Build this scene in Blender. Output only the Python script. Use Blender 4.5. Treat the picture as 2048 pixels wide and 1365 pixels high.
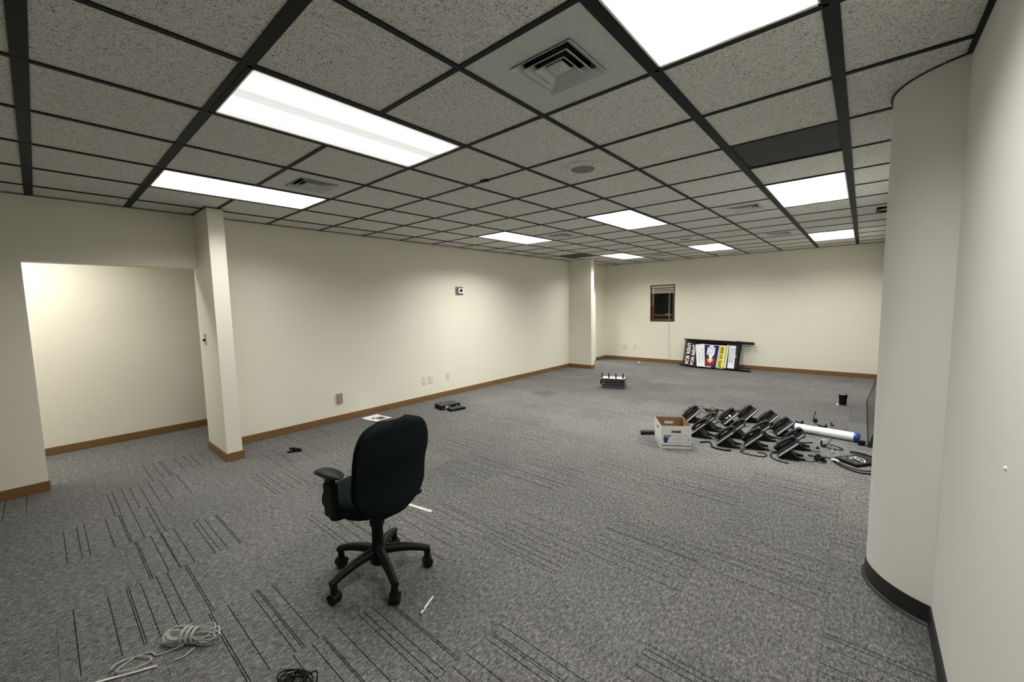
import bpy, bmesh, math, random
from mathutils import Vector, Matrix

random.seed(7)
for o in list(bpy.data.objects):
    bpy.data.objects.remove(o, do_unlink=True)
SC = bpy.context.scene
COL = SC.collection

# ------------------------------------------------------------------ camera
YAW, PITCH, ROLL = 0.7113, -0.0898, -0.0210
CAM = Vector((2.570, -0.648, 1.557))
FPX = 815.0
f = Vector((-math.sin(YAW) * math.cos(PITCH), math.cos(YAW) * math.cos(PITCH), math.sin(PITCH)))
r0 = Vector((math.cos(YAW), math.sin(YAW), 0))
u0 = r0.cross(f)
r = r0 * math.cos(ROLL) + u0 * math.sin(ROLL)
u = -r0 * math.sin(ROLL) + u0 * math.cos(ROLL)
cd = bpy.data.cameras.new('camera')
cd.sensor_width = 36.0
cd.sensor_fit = 'HORIZONTAL'
cd.lens = FPX / 2048 * 36.0
cd.clip_start = 0.02
cam = bpy.data.objects.new('camera', cd)
COL.objects.link(cam)
cam.matrix_world = Matrix(((r.x, u.x, -f.x, CAM.x), (r.y, u.y, -f.y, CAM.y), (r.z, u.z, -f.z, CAM.z), (0, 0, 0, 1)))
SC.camera = cam

# ------------------------------------------------------------------ world, exposure
w = bpy.data.worlds.new('night')
w.use_nodes = True
w.node_tree.nodes['Background'].inputs[0].default_value = (0.004, 0.005, 0.007, 1)
w.node_tree.nodes['Background'].inputs[1].default_value = 1.0
SC.world = w
SC.view_settings.view_transform = 'Standard'
SC.view_settings.look = 'None'
SC.view_settings.exposure = 0.0
SC.view_settings.gamma = 1.0
SC.view_settings.use_curve_mapping = False
# watts per fixture: the near row has old, dimmer tubes
LAMP_WATTS = {(0, 0): 15.5, (-3, 0): 21.5, (3, 0): 20.0, (3, 6): 42.0, (0, 6): 42.0, (-3, 6): 46.0, (-3, 12): 31.0, (0, 12): 27.0, (3, 12): 29.0}
HALL_WATTS = (25.0, 45.0)
LAMP_SPREAD = math.radians(146)
LENS_GLOW = 1.9
LIGHT_COLOR = (1.0, 0.99, 0.945)

# ------------------------------------------------------------------ dimensions
T = 0.61            # ceiling module
H = 2.563           # ceiling height
XL = -2.838         # left wall face
XLB = -3.005        # back face of the left wall (corridor side)
XR = 2.872          # right wall face
YB = 9.64           # back wall face
YN = -2.3           # wall behind the camera
XH = -4.165         # corridor far wall
YH1 = 9.64


# ------------------------------------------------------------------ materials
def srgb(c):
    return tuple(((v / 255) / 12.92 if v / 255 <= 0.04045 else ((v / 255 + 0.055) / 1.055) ** 2.4) for v in c)


class NT:
    def __init__(s, name, rough=0.5, col=(0.5, 0.5, 0.5), metal=0.0, spec=None):
        s.m = bpy.data.materials.new(name)
        s.m.use_nodes = True
        s.t = s.m.node_tree
        s.b = s.t.nodes['Principled BSDF']
        s.b.inputs['Base Color'].default_value = (*col, 1)
        s.b.inputs['Roughness'].default_value = rough
        s.b.inputs['Metallic'].default_value = metal
        if spec is not None:
            s.b.inputs['Specular IOR Level'].default_value = spec

    def n(s, typ, **kw):
        nd = s.t.nodes.new(typ)
        for k, v in kw.items():
            if k.startswith('i_'):
                key = k[2:]
                key = int(key) if key.isdigit() else key.replace('_', ' ')
                nd.inputs[key].default_value = v
            else:
                setattr(nd, k, v)
        return nd

    def l(s, a, b):
        s.t.links.new(a, b)

    def coords(s, kind='Object', scale=(1, 1, 1), rnd=False):
        tc = s.n('ShaderNodeTexCoord')
        mp = s.n('ShaderNodeMapping')
        mp.inputs['Scale'].default_value = scale
        s.l(tc.outputs[kind], mp.inputs['Vector'])
        if rnd:
            oi = s.n('ShaderNodeObjectInfo')
            mu = s.n('ShaderNodeMath', operation='MULTIPLY')
            mu.inputs[1].default_value = 57.0
            s.l(oi.outputs['Random'], mu.inputs[0])
            cb = s.n('ShaderNodeCombineXYZ')
            s.l(mu.outputs[0], cb.inputs[0])
            s.l(mu.outputs[0], cb.inputs[1])
            s.l(cb.outputs[0], mp.inputs['Location'])
        return mp.outputs[0]

    def noise(s, vec, scale, detail=2.0, rough=0.5, dist=0.0):
        nd = s.n('ShaderNodeTexNoise')
        nd.inputs['Scale'].default_value = scale
        nd.inputs['Detail'].default_value = detail
        nd.inputs['Roughness'].default_value = rough
        nd.inputs['Distortion'].default_value = dist
        s.l(vec, nd.inputs['Vector'])
        return nd.outputs['Fac']

    def ramp(s, fac, stops):
        rp = s.n('ShaderNodeValToRGB')
        el = rp.color_ramp.elements
        while len(el) < len(stops):
            el.new(0.5)
        for e, (p, c) in zip(el, stops):
            e.position = p
            e.color = (*c, 1)
        s.l(fac, rp.inputs[0])
        return rp.outputs[0]

    def mix(s, fac, a, b, mode='MIX'):
        nd = s.n('ShaderNodeMix', data_type='RGBA', blend_type=mode)
        for sock, v in ((nd.inputs[0], fac), (nd.inputs[6], a), (nd.inputs[7], b)):
            if hasattr(v, 'links') or hasattr(v, 'is_linked'):
                s.l(v, sock)
            elif isinstance(v, (int, float)):
                sock.default_value = v
            else:
                sock.default_value = (*v, 1)
        return nd.outputs[2]

    def color(s, sock):
        s.l(sock, s.b.inputs['Base Color'])
        return s

    def bump(s, fac, strength=0.2, dist=0.002):
        bp = s.n('ShaderNodeBump')
        bp.inputs['Strength'].default_value = strength
        bp.inputs['Distance'].default_value = dist
        s.l(fac, bp.inputs['Height'])
        s.l(bp.outputs[0], s.b.inputs['Normal'])
        return s


M = {}


def plain(name, col, rough=0.5, metal=0.0, spec=None, var=0.06, scale=40):
    """a plain colour with a little procedural grain"""
    k = NT(name, rough, col, metal, spec)
    v = k.coords()
    n = k.noise(v, scale, 3)
    lo = tuple(max(0, c * (1 - var)) for c in col)
    hi = tuple(min(1, c * (1 + var)) for c in col)
    k.color(k.ramp(n, [(0.3, lo), (0.7, hi)]))
    M[name] = k.m
    return k


def paint(name, col):
    k = NT(name, 0.62, col, 0, 0.3)
    v = k.coords()
    n1 = k.noise(v, 1.1, 4, 0.6)
    n2 = k.noise(v, 160, 3, 0.6)
    c = k.ramp(n1, [(0.3, tuple(x * 0.965 for x in col)), (0.7, col)])
    k.color(c)
    k.bump(n2, 0.22, 0.0012)
    M[name] = k.m


paint('paint', (0.82, 0.785, 0.67))
paint('paint_right', (0.745, 0.74, 0.695))


def mk_tile():
    k = NT('acoustic_tile', 0.9, (0.6, 0.6, 0.56), 0, 0.1)
    v = k.coords('Object', (1, 1, 1), True)
    big = k.noise(v, 115, 1.5, 0.5, 2.4)
    fis = k.ramp(big, [(0.385, (0, 0, 0)), (0.43, (1, 1, 1))])
    pin = k.noise(v, 420, 1.0, 0.5)
    pins = k.ramp(pin, [(0.27, (0, 0, 0)), (0.33, (1, 1, 1))])
    both = k.mix(1.0, fis, pins, 'MULTIPLY')
    soft = k.noise(v, 30, 3, 0.6)
    base = k.ramp(soft, [(0.25, (0.76, 0.76, 0.715)), (0.75, (0.83, 0.83, 0.785))])
    k.color(k.mix(both, (0.11, 0.11, 0.10), base))
    k.bump(both, 0.35, 0.0015)
    M['acoustic_tile'] = k.m


mk_tile()


def mk_carpet(name, lo, mid, hi, stripe=False):
    k = NT(name, 0.97, mid, 0, 0.05)
    v = k.coords('Object', (1, 1, 1), True)
    v2 = k.coords('Object', (1.0, 0.45, 1), True)
    a = k.noise(v, 210, 2.0, 0.65)
    b = k.noise(v2, 75, 3.0, 0.7, 0.4)
    gp = k.n('ShaderNodeNewGeometry').outputs['Position']
    c = k.noise(gp, 1.3, 4.0, 0.6)
    mx = k.n('ShaderNodeMix', data_type='FLOAT')
    mx.inputs[0].default_value = 0.42
    k.l(a, mx.inputs[2])
    k.l(b, mx.inputs[3])
    col = k.ramp(mx.outputs[0], [(0.36, lo), (0.5, mid), (0.64, hi)])
    big = k.ramp(c, [(0.3, (0.87, 0.87, 0.87)), (0.7, (1.07, 1.07, 1.065))])
    col = k.mix(1.0, col, big, 'MULTIPLY')
    for (sx, sy, r1, r2, amt) in ((-1.56, 5.02, .14, .30, .70), (-.98, 4.25, .12, .42, .86), (0.62, .35, .2, .6, .93)):     # old stains, and a faint darker patch around the chair
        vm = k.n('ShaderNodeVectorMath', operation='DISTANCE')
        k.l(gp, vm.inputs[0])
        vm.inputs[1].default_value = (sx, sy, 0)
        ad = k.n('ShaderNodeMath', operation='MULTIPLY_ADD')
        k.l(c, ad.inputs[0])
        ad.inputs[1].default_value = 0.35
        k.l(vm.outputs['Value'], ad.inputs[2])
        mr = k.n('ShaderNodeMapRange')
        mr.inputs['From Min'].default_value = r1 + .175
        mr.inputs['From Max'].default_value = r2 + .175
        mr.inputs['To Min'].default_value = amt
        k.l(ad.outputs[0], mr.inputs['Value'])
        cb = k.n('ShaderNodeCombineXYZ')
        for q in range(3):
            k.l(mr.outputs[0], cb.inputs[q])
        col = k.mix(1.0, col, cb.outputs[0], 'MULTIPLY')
    oi = k.n('ShaderNodeObjectInfo')
    tv = k.ramp(oi.outputs['Random'], [(0.0, (0.95, 0.95, 0.955)), (1.0, (1.05, 1.05, 1.045))])
    col = k.mix(1.0, col, tv, 'MULTIPLY')
    if stripe:
        s = k.noise(v, 130, 2)
        keep = k.ramp(s, [(0.36, (0.35, 0.35, 0.35)), (0.46, (0, 0, 0))])
        col = k.mix(keep, (0.012, 0.012, 0.012), col)
    k.color(col)
    k.bump(mx.outputs[0], 0.55, 0.003)
    M[name] = k.m


CL, CM_, CH = (0.034, 0.033, 0.031), (0.138, 0.136, 0.128), (0.36, 0.356, 0.342)
mk_carpet('carpet', CL, CM_, CH)
mk_carpet('carpet_stripe', CL, CM_, CH, True)


def mk_wood(name, a, b, scale=(3, 3, 60)):
    k = NT(name, 0.45, a, 0, 0.4)
    v = k.coords('Object', scale)
    n = k.noise(v, 6, 5, 0.6, 0.6)
    k.color(k.ramp(n, [(0.3, a), (0.7, b)]))
    k.bump(n, 0.08, 0.001)
    M[name] = k.m


mk_wood('oak', (0.145, 0.074, 0.028), (0.25, 0.138, 0.056))
mk_wood('dark_wood', (0.075, 0.030, 0.014), (0.15, 0.065, 0.030), (40, 40, 4))
plain('black_base', (0.012, 0.012, 0.013), 0.45)
plain('grid_black', (0.010, 0.012, 0.015), 0.6, spec=0.2)
plain('dark_panel', (0.045, 0.052, 0.056), 0.8)
plain('vent_white', (0.55, 0.56, 0.54), 0.5)
plain('void', (0.004, 0.004, 0.005), 0.9)
plain('housing', (0.5, 0.5, 0.5), 0.6)
plain('white_plastic', (0.80, 0.79, 0.75), 0.4)
plain('ivory_plastic', (0.72, 0.69, 0.58), 0.45)
plain('tan_plastic', (0.33, 0.25, 0.19), 0.5)
plain('taupe', (0.16, 0.145, 0.115), 0.5)
plain('steel', (0.45, 0.44, 0.42), 0.35, 0.9)
plain('black_plastic', (0.005, 0.005, 0.006), 0.5, spec=0.2)
plain('black_gloss', (0.010, 0.010, 0.011), 0.16)
plain('black_rubber', (0.007, 0.007, 0.007), 0.7, spec=0.2)
plain('black_metal', (0.006, 0.0065, 0.007), 0.6, spec=0.15)
plain('charcoal', (0.030, 0.032, 0.034), 0.6)
plain('grey_box', (0.075, 0.073, 0.065), 0.7)
plain('silver', (0.66, 0.66, 0.66), 0.35, 0.0)
plain('grey_cable', (0.40, 0.40, 0.375), 0.45)
plain('white_cable', (0.75, 0.74, 0.70), 0.45)
plain('kraft', (0.27, 0.165, 0.085), 0.85)
plain('card_white', (0.78, 0.78, 0.76), 0.7)
plain('print_blue', (0.018, 0.028, 0.17), 0.6)
plain('print_dark', (0.006, 0.007, 0.014), 0.7, spec=0.15)
plain('print_grey', (0.22, 0.22, 0.23), 0.6)
plain('paper', (0.86, 0.86, 0.86), 0.7)
plain('paper_line', (0.58, 0.58, 0.60), 0.7)
plain('sign_blue', (0.010, 0.010, 0.085), 0.65, spec=0.15)
plain('sign_red', (0.20, 0.018, 0.018), 0.65, spec=0.15)
plain('sign_maroon', (0.035, 0.006, 0.010), 0.65, spec=0.15)
plain('sign_white', (0.70, 0.70, 0.73), 0.6, spec=0.15)
plain('sign_yellow', (0.74, 0.70, 0.09), 0.6, spec=0.15)
plain('sign_gold', (0.75, 0.50, 0.16), 0.4)
plain('olive_ink', (0.035, 0.032, 0.004), 0.6)
plain('blue_cap', (0.02, 0.045, 0.26), 0.25)
plain('vinyl', (0.80, 0.81, 0.84), 0.35)
plain('screen_grey', (0.05, 0.055, 0.06), 0.15)
plain('panel_gloss', (0.022, 0.023, 0.026), 0.14)
plain('slat', (0.62, 0.58, 0.48), 0.5)


def mk_fabric():
    k = NT('chair_fabric', 0.95, (0.008, 0.010, 0.012), 0, 0.1)
    v = k.coords()
    n = k.noise(v, 600, 2)
    k.color(k.ramp(n, [(0.3, (0.003, 0.0045, 0.0055)), (0.7, (0.010, 0.014, 0.016))]))
    k.bump(n, 0.3, 0.001)
    M['chair_fabric'] = k.m


mk_fabric()


def mk_glass():
    k = NT('night_glass', 0.06, (0.004, 0.006, 0.007), 0, 0.12)
    M['night_glass'] = k.m
    g = NT('clear_plastic', 0.1, (0.9, 0.9, 0.9))
    g.b.inputs['Transmission Weight'].default_value = 0.6
    M['clear_plastic'] = g.m


mk_glass()


def mk_light(name, strength, tubes=False):
    m = bpy.data.materials.new(name)
    m.use_nodes = True
    t = m.node_tree
    t.nodes.clear()
    out = t.nodes.new('ShaderNodeOutputMaterial')
    em = t.nodes.new('ShaderNodeEmission')
    em.inputs[0].default_value = (*LIGHT_COLOR, 1)
    em.inputs[1].default_value = strength
    t.links.new(em.outputs[0], out.inputs[0])
    # lens lit unevenly by the tubes behind it (across the short side)
    tc = t.nodes.new('ShaderNodeTexCoord')
    sp = t.nodes.new('ShaderNodeSeparateXYZ')
    t.links.new(tc.outputs['Object'], sp.inputs[0])
    rp = t.nodes.new('ShaderNodeMapRange')
    rp.inputs['From Min'].default_value = -0.30
    rp.inputs['From Max'].default_value = 0.30
    t.links.new(sp.outputs[0], rp.inputs['Value'])
    cr = t.nodes.new('ShaderNodeValToRGB')
    lo = 0.43 if tubes else 0.62
    stops = [(0.0, .55), (0.10, lo * 1.15), (0.21, 1.3), (0.36, 1.3), (0.46, lo * 1.05), (0.58, lo), (0.69, 1.3), (0.81, 1.3), (0.92, lo * 1.1), (1.0, 0.55)]
    el = cr.color_ramp.elements
    while len(el) < len(stops):
        el.new(0.5)
    for e, (p, v) in zip(el, stops):
        e.position = p
        e.color = (v, v, v, 1)
    cr.color_ramp.interpolation = 'EASE'
    t.links.new(rp.outputs[0], cr.inputs[0])
    mu = t.nodes.new('ShaderNodeMath')
    mu.operation = 'MULTIPLY'
    mu.inputs[1].default_value = strength
    t.links.new(cr.outputs[0], mu.inputs[0])
    t.links.new(mu.outputs[0], em.inputs[1])
    M[name] = m


mk_light('lit_lens', LENS_GLOW)
mk_light('lit_lens_old', LENS_GLOW, True)


# ------------------------------------------------------------------ mesh helpers
class MB:
    def __init__(s):
        s.bm = bmesh.new()

    def _mi(s, faces, mi):
        for fc in faces:
            fc.material_index = mi

    def box(s, a, b, mi=0, bev=0.0, mat=None):
        x0, y0, z0 = a
        x1, y1, z1 = b
        co = [(x0, y0, z0), (x1, y0, z0), (x1, y1, z0), (x0, y1, z0), (x0, y0, z1), (x1, y0, z1), (x1, y1, z1), (x0, y1, z1)]
        vs = [s.bm.verts.new(Vector(c) if mat is None else mat @ Vector(c)) for c in co]
        fs = [s.bm.faces.new([vs[i] for i in q]) for q in ((0, 3, 2, 1), (4, 5, 6, 7), (0, 1, 5, 4), (1, 2, 6, 5), (2, 3, 7, 6), (3, 0, 4, 7))]
        s._mi(fs, mi)
        if bev > 0:
            ed = list({e for fc in fs for e in fc.edges})
            res = bmesh.ops.bevel(s.bm, geom=ed, offset=bev, segments=2, affect='EDGES', profile=0.6)
            s._mi(res['faces'], mi)
        return s

    def poly(s, pts, mi=0):
        vs = [s.bm.verts.new(p) for p in pts]
        fc = s.bm.faces.new(vs)
        fc.material_index = mi
        return s

    def prism(s, pts, axis_vec, mi=0):
        """extrude a planar polygon (3d points) along a vector"""
        av = Vector(axis_vec)
        a = [s.bm.verts.new(Vector(p)) for p in pts]
        b = [s.bm.verts.new(Vector(p) + av) for p in pts]
        n = len(pts)
        fs = [s.bm.faces.new(a[::-1]), s.bm.faces.new(b)]
        for i in range(n):
            fs.append(s.bm.faces.new((a[i], a[(i + 1) % n], b[(i + 1) % n], b[i])))
        s._mi(fs, mi)
        return s

    def rings(s, rings, mi=0, caps=True, closed=False):
        vr = [[s.bm.verts.new(p) for p in rg] for rg in rings]
        n = len(vr[0])
        m = len(vr)
        for i in range(m if closed else m - 1):
            a, b = vr[i], vr[(i + 1) % m]
            for j in range(n):
                fc = s.bm.faces.new((a[j], a[(j + 1) % n], b[(j + 1) % n], b[j]))
                fc.material_index = mi
        if caps and not closed:
            s.bm.faces.new(vr[0][::-1]).material_index = mi
            s.bm.faces.new(vr[-1]).material_index = mi
        return s

    def cyl(s, p0, p1, r0, r1=None, seg=16, mi=0):
        p0, p1 = Vector(p0), Vector(p1)
        r1 = r0 if r1 is None else r1
        d = (p1 - p0).normalized()
        a = d.orthogonal().normalized()
        b = d.cross(a)
        rg = []
        for p, rr in ((p0, r0), (p1, r1)):
            rg.append([p + (a * math.cos(2 * math.pi * k / seg) + b * math.sin(2 * math.pi * k / seg)) * rr for k in range(seg)])
        return s.rings(rg, mi)

    def lathe(s, c, prof, seg=24, mi=0, axis='Z'):
        c = Vector(c)
        rg = []
        for rr, z in prof:
            ring = []
            for k in range(seg):
                a = 2 * math.pi * k / seg
                if axis == 'Z':
                    ring.append(c + Vector((rr * math.cos(a), rr * math.sin(a), z)))
                elif axis == 'X':
                    ring.append(c + Vector((z, rr * math.cos(a), rr * math.sin(a))))
                else:
                    ring.append(c + Vector((rr * math.sin(a), z, rr * math.cos(a))))
            rg.append(ring)
        return s.rings(rg, mi)

    def tube(s, pts, r, seg=6, mi=0, closed=False):
        pts = [Vector(p) for p in pts]
        n = len(pts)
        rg = []
        prev = None
        for i, p in enumerate(pts):
            if closed:
                d = pts[(i + 1) % n] - pts[i - 1]
            else:
                d = pts[min(i + 1, n - 1)] - pts[max(i - 1, 0)]
            if d.length < 1e-9:
                d = Vector((1, 0, 0))
            d.normalize()
            if prev is None:
                a = d.orthogonal().normalized()
            else:
                a = prev - d * prev.dot(d)
                a = a.normalized() if a.length > 1e-6 else d.orthogonal().normalized()
            prev = a
            b = d.cross(a)
            rr = r[i] if isinstance(r, (list, tuple)) else r
            rg.append([p + (a * math.cos(2 * math.pi * k / seg) + b * math.sin(2 * math.pi * k / seg)) * rr for k in range(seg)])
        return s.rings(rg, mi, True, closed)

    def build(s, name, mats, parent=None, smooth=False, loc=None):
        bmesh.ops.recalc_face_normals(s.bm, faces=s.bm.faces[:])
        me = bpy.data.meshes.new(name)
        s.bm.to_mesh(me)
        s.bm.free()
        if not isinstance(mats, (list, tuple)):
            mats = [mats]
        for m in mats:
            me.materials.append(M[m])
        if smooth:
            for p in me.polygons:
                p.use_smooth = True
            try:
                me.set_sharp_from_angle(angle=math.radians(40))
            except Exception:
                pass
        return link(name, me, parent, loc)


def link(name, data, parent=None, loc=None):
    o = bpy.data.objects.new(name, data)
    COL.objects.link(o)
    if parent is not None:
        o.parent = parent
    if loc is not None:
        o.location = loc
    return o


def tag(o, label=None, cat=None, group=None, kind=None):
    if label:
        o['label'] = label
    if cat:
        o['category'] = cat
    if group:
        o['group'] = group
    if kind:
        o['kind'] = kind
    return o


def thing(name, label, cat, loc=(0, 0, 0), rotz=0.0, group=None):
    o = bpy.data.objects.new(name, None)
    o.empty_display_size = 0.05
    COL.objects.link(o)
    o.location = loc
    o.rotation_euler = (0, 0, rotz)
    return tag(o, label, cat, group)


def children(o):
    return [c for c in bpy.data.objects if c.parent == o]


def copy_tree(o, parent=None):
    kids = children(o)
    c = o.copy()
    COL.objects.link(c)
    c.parent = parent
    for k in kids:
        copy_tree(k, c)
    return c


def text_mesh(body, size, align='CENTER', bold=0.0):
    cu = bpy.data.curves.new('lettering', 'FONT')
    cu.body = body
    cu.size = size
    cu.align_x = align
    cu.align_y = 'CENTER'
    cu.offset = bold
    cu.extrude = 0.0006
    cu.resolution_u = 3
    o = bpy.data.objects.new('lettering', cu)
    COL.objects.link(o)
    bpy.context.view_layer.update()
    dg = bpy.context.evaluated_depsgraph_get()
    me = bpy.data.meshes.new_from_object(o.evaluated_get(dg))
    bpy.data.objects.remove(o, do_unlink=True)
    bpy.data.curves.remove(cu)
    return me


def lettering(name, body, size, mat, parent, matrix, width=None, bold=0.0):
    me = text_mesh(body, size, 'CENTER', bold)
    me.materials.clear()
    me.materials.append(M[mat])
    if width:
        xs = [v.co.x for v in me.vertices]
        k = width / (max(xs) - min(xs))
        for v in me.vertices:
            v.co.x *= k
    o = link(name, me, parent)
    o.matrix_local = matrix
    return o


def smooth_path(pts, n=6, closed=False):
    """Catmull-Rom through points"""
    P = [Vector(p) for p in pts]
    out = []
    m = len(P)
    rng = range(m) if closed else range(m - 1)
    for i in rng:
        p1, p2 = P[i], P[(i + 1) % m]
        p0 = P[i - 1] if (closed or i > 0) else p1 * 2 - p2
        p3 = P[(i + 2) % m] if (closed or i + 2 < m) else p2 * 2 - p1
        for k in range(n):
            t = k / n
            out.append(0.5 * ((2 * p1) + (p2 - p0) * t + (2 * p0 - 5 * p1 + 4 * p2 - p3) * t * t + (3 * p1 - p0 - 3 * p2 + p3) * t ** 3))
    if not closed:
        out.append(P[-1])
    return out


# ================================================================== THE SETTING
# ---- floor with carpet tiles
fl = MB().box((XH - 0.15, YN - 0.15, -0.10), (XR + 0.6, YB + 0.15, -0.006)).build('floor', 'charcoal')
tag(fl, 'grey carpet tile floor with staggered dark pinstripes', None, None, 'structure')

CP, RP = 0.6035, 0.5975
STARTS = {-8: -.35, -7: -.66, -6: -.37, -5: -.07, -4: -.38, -3: -.65, -2: -.34, -1: -.65, 0: -.34, 1: -.02, 2: .29, 3: .58, 4: -.04}
KNOWN = {
    (-5, 0): [0, .072, .126, .144, .248, .322, .376, .457], (-5, 1): [0, .08, .12, .27, .339, .45, .469],
    (-4, 0): [0, .033, .093, .144, .207, .27, .348, .475], (-4, 1): [0, .104, .126, .30, .455],
    (-3, 0): [0, .065, .103, .215, .288, .298, .364, .445, .475], (-3, 1): [0, .031, .09, .146, .219, .267, .347],
    (-2, 0): [0, .010, .084, .134, .140, .208, .318, .345, .385, .454, .464],
    (-1, 0): [0, .13, .205, .215, .265, .335, .384, .468, .478], (-1, 1): [0, .033, .11, .175, .185, .26, .33, .41],
    (0, 0): [.142, .152, .225, .335, .365, .374, .437], (0, 1): [0, .126, .211, .262, .375, .442, .47],
    (1, 0): [0, .082, .13, .138, .208, .314, .341, .384, .455, .466], (1, 1): [0, .027, .074, .118, .192, .248, .32, .436],
    (2, 0): [.11, .195, .31, .343, .356, .414], (2, 1): [0, .073, .133, .208, .317, .327, .39, .459],
    (3, 0): [.25, .33, .40, .435, .465], (3, 1): [0, .13, .185, .205, .256, .345, .46, .489],
}
VARI = [KNOWN[(-5, 0)], KNOWN[(-4, 0)], KNOWN[(-3, 0)], KNOWN[(-2, 0)], KNOWN[(1, 1)], KNOWN[(0, 1)], KNOWN[(3, 1)]]
rc = random.Random(3)


def carpet_tile(x0, x1, y0, y1, stripes):
    cx, cy = (x0 + x1) / 2, (y0 + y1) / 2
    b = MB()
    g = 0.0005
    ax, bx_ = x0 - cx + g, x1 - cx - g
    ay, by_ = y0 - cy + g, y1 - cy - g
    segs = []
    cur = ay
    for s in sorted(stripes):
        lo, hi = s - cy - 0.0021, s - cy + 0.0021
        if lo <= cur or hi >= by_:
            continue
        segs.append((cur, lo, 0))
        segs.append((lo, hi, 1))
        cur = hi
    segs.append((cur, by_, 0))
    top, bot = 0.0, -0.006
    vs = {}

    def V(x, y, z):
        k = (round(x, 6), round(y, 6), z)
        if k not in vs:
            vs[k] = b.bm.verts.new((x, y, z))
        return vs[k]
    for lo, hi, d in segs:
        fc = b.bm.faces.new((V(ax, lo, top), V(bx_, lo, top), V(bx_, hi, top), V(ax, hi, top)))
        fc.material_index = d
        for xx in (ax, bx_):
            fc = b.bm.faces.new((V(xx, lo, bot), V(xx, hi, bot), V(xx, hi, top), V(xx, lo, top)))
            fc.material_index = d
    for yy in (ay, by_):
        b.bm.faces.new((V(ax, yy, bot), V(bx_, yy, bot), V(bx_, yy, top), V(ax, yy, top)))
    return b.build('carpet_tile', ['carpet', 'carpet_stripe'], fl, loc=(cx, cy, 0))


for k in range(-8, 5):
    x0 = 0.08 + CP * k
    x1 = x0 + CP
    xa, xb = max(x0, XH), min(x1, XR)
    if xb - xa < 0.02:
        continue
    hall = x1 < XLB + 0.4
    for n in range(-3, 9):
        s = STARTS[k] + 2 * RP * n
        for q in (0, 1):
            ya, yb = s - 0.06 + q * RP, s - 0.06 + (q + 1) * RP
            ya, yb = max(ya, YN), min(yb, YB)
            if yb - ya < 0.02 or (hall and ya > 2.2):
                continue
            st = []
            if q == 0:
                vr = KNOWN.get((k, n)) or rc.choice(VARI)
                if k < -5:
                    vr = []
                st = [s + v for v in vr]
            carpet_tile(xa, xb, ya, yb, st)

# ---- walls
def wall(name, boxes, mat, label):
    b = MB()
    for a, c in boxes:
        b.box(a, c)
    return tag(b.build(name, mat), label, None, None, 'structure')


ZT = H + 0.16
OP_Y0, OP_Y1, OP_Z = -0.70, 0.512, 2.010       # opening to the corridor
DR_Y0, DR_Y1, DR_Z = 8.10, 9.06, 1.965         # doorway behind the far pier
wl = wall('wall_left', [((XLB, YN, 0), (XL, OP_Y0, ZT)), ((XLB, OP_Y0, OP_Z), (XL, OP_Y1, ZT)),
                        ((XLB, OP_Y1, 0), (XL, DR_Y0, ZT)), ((XLB, DR_Y0, DR_Z), (XL, DR_Y1, ZT)),
                        ((XLB, DR_Y1, 0), (XL, YB, ZT))], 'paint', 'cream painted left wall with an open doorway')
wall('wall_stub', [((XL, 0.512, 0), (-2.325, 0.649, H + 0.001))], 'paint', 'short cream wall end projecting beside the opening')
wall('wall_pier', [((XL, 7.768, 0), (-2.231, 7.905, H + 0.001))], 'paint', 'cream pier projecting near the far corner')
WX0, WX1, WZ0, WZ1 = -1.580, -0.965, 1.043, 1.966
wall('wall_back', [((XH - 0.15, YB, 0), (WX0, YB + 0.15, ZT)), ((WX1, YB, 0), (XR + 0.6, YB + 0.15, ZT)),
                   ((WX0, YB, 0), (WX1, YB + 0.15, WZ0)), ((WX0, YB, WZ1), (WX1, YB + 0.15, ZT))], 'paint', 'cream back wall with a small dark window')
wall('wall_near', [((XH - 0.15, YN - 0.15, 0), (XR + 0.6, YN, ZT))], 'paint', 'wall behind the viewpoint')
wall('wall_right', [((XR, YN, 0), (XR + 0.15, YB, ZT))], 'paint_right', 'pale right wall close to the viewpoint')
wall('wall_corridor', [((XH - 0.15, YN, 0), (XH, YB, ZT))], 'paint', 'bright cream corridor wall seen through the opening')
# round column
CC, CR = Vector((2.990, 2.305)), 0.347
seg = 72
b = MB()
b.lathe((CC.x, CC.y, 0), [(CR, 0.0), (CR, H + 0.001)], seg)
colm = tag(b.build('wall_column', 'paint_right', smooth=True), 'rounded pale column bulging from the right wall', None, None, 'structure')

# ---- baseboards
BH, BT = 0.088, 0.014


def baseboard(name, boxes, mat, label):
    b = MB()
    for a, c in boxes:
        b.box(a, c, 0, 0.003)
    return tag(b.build(name, mat), label, None, None, 'structure')


baseboard('baseboard_left', [((XL, 0.649, 0), (XL + BT, 7.768, BH)), ((XL, 9.06, 0), (XL + BT, YB, BH)), ((XL, YN, 0), (XL + BT, OP_Y0 + 0.01, BH))], 'oak', 'oak baseboard along the left wall')
baseboard('baseboard_stub', [((XLB, 0.512 - BT, 0), (-2.325 + BT, 0.512, BH)), ((-2.325, 0.512, 0), (-2.325 + BT, 0.649, BH)), ((XL + BT, 0.649, 0), (-2.325 + BT, 0.649 + BT, BH))], 'oak', 'oak baseboard wrapped around the wall stub')
baseboard('baseboard_pier', [((XL + BT, 7.768 - BT, 0), (-2.231 + BT, 7.768, BH)), ((-2.231, 7.768, 0), (-2.231 + BT, 7.905, BH))], 'oak', 'oak baseboard wrapped around the far pier')
baseboard('baseboard_back', [((XL + BT, YB - BT, 0), (XR, YB, BH))], 'oak', 'oak baseboard along the back wall')
baseboard('baseboard_corridor', [((XH, YN, 0), (XH + BT, YB, BH))], 'oak', 'oak baseboard along the corridor wall')
b = MB()
yj = CC.y - math.sqrt(CR ** 2 - (CC.x - XR) ** 2)
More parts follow.
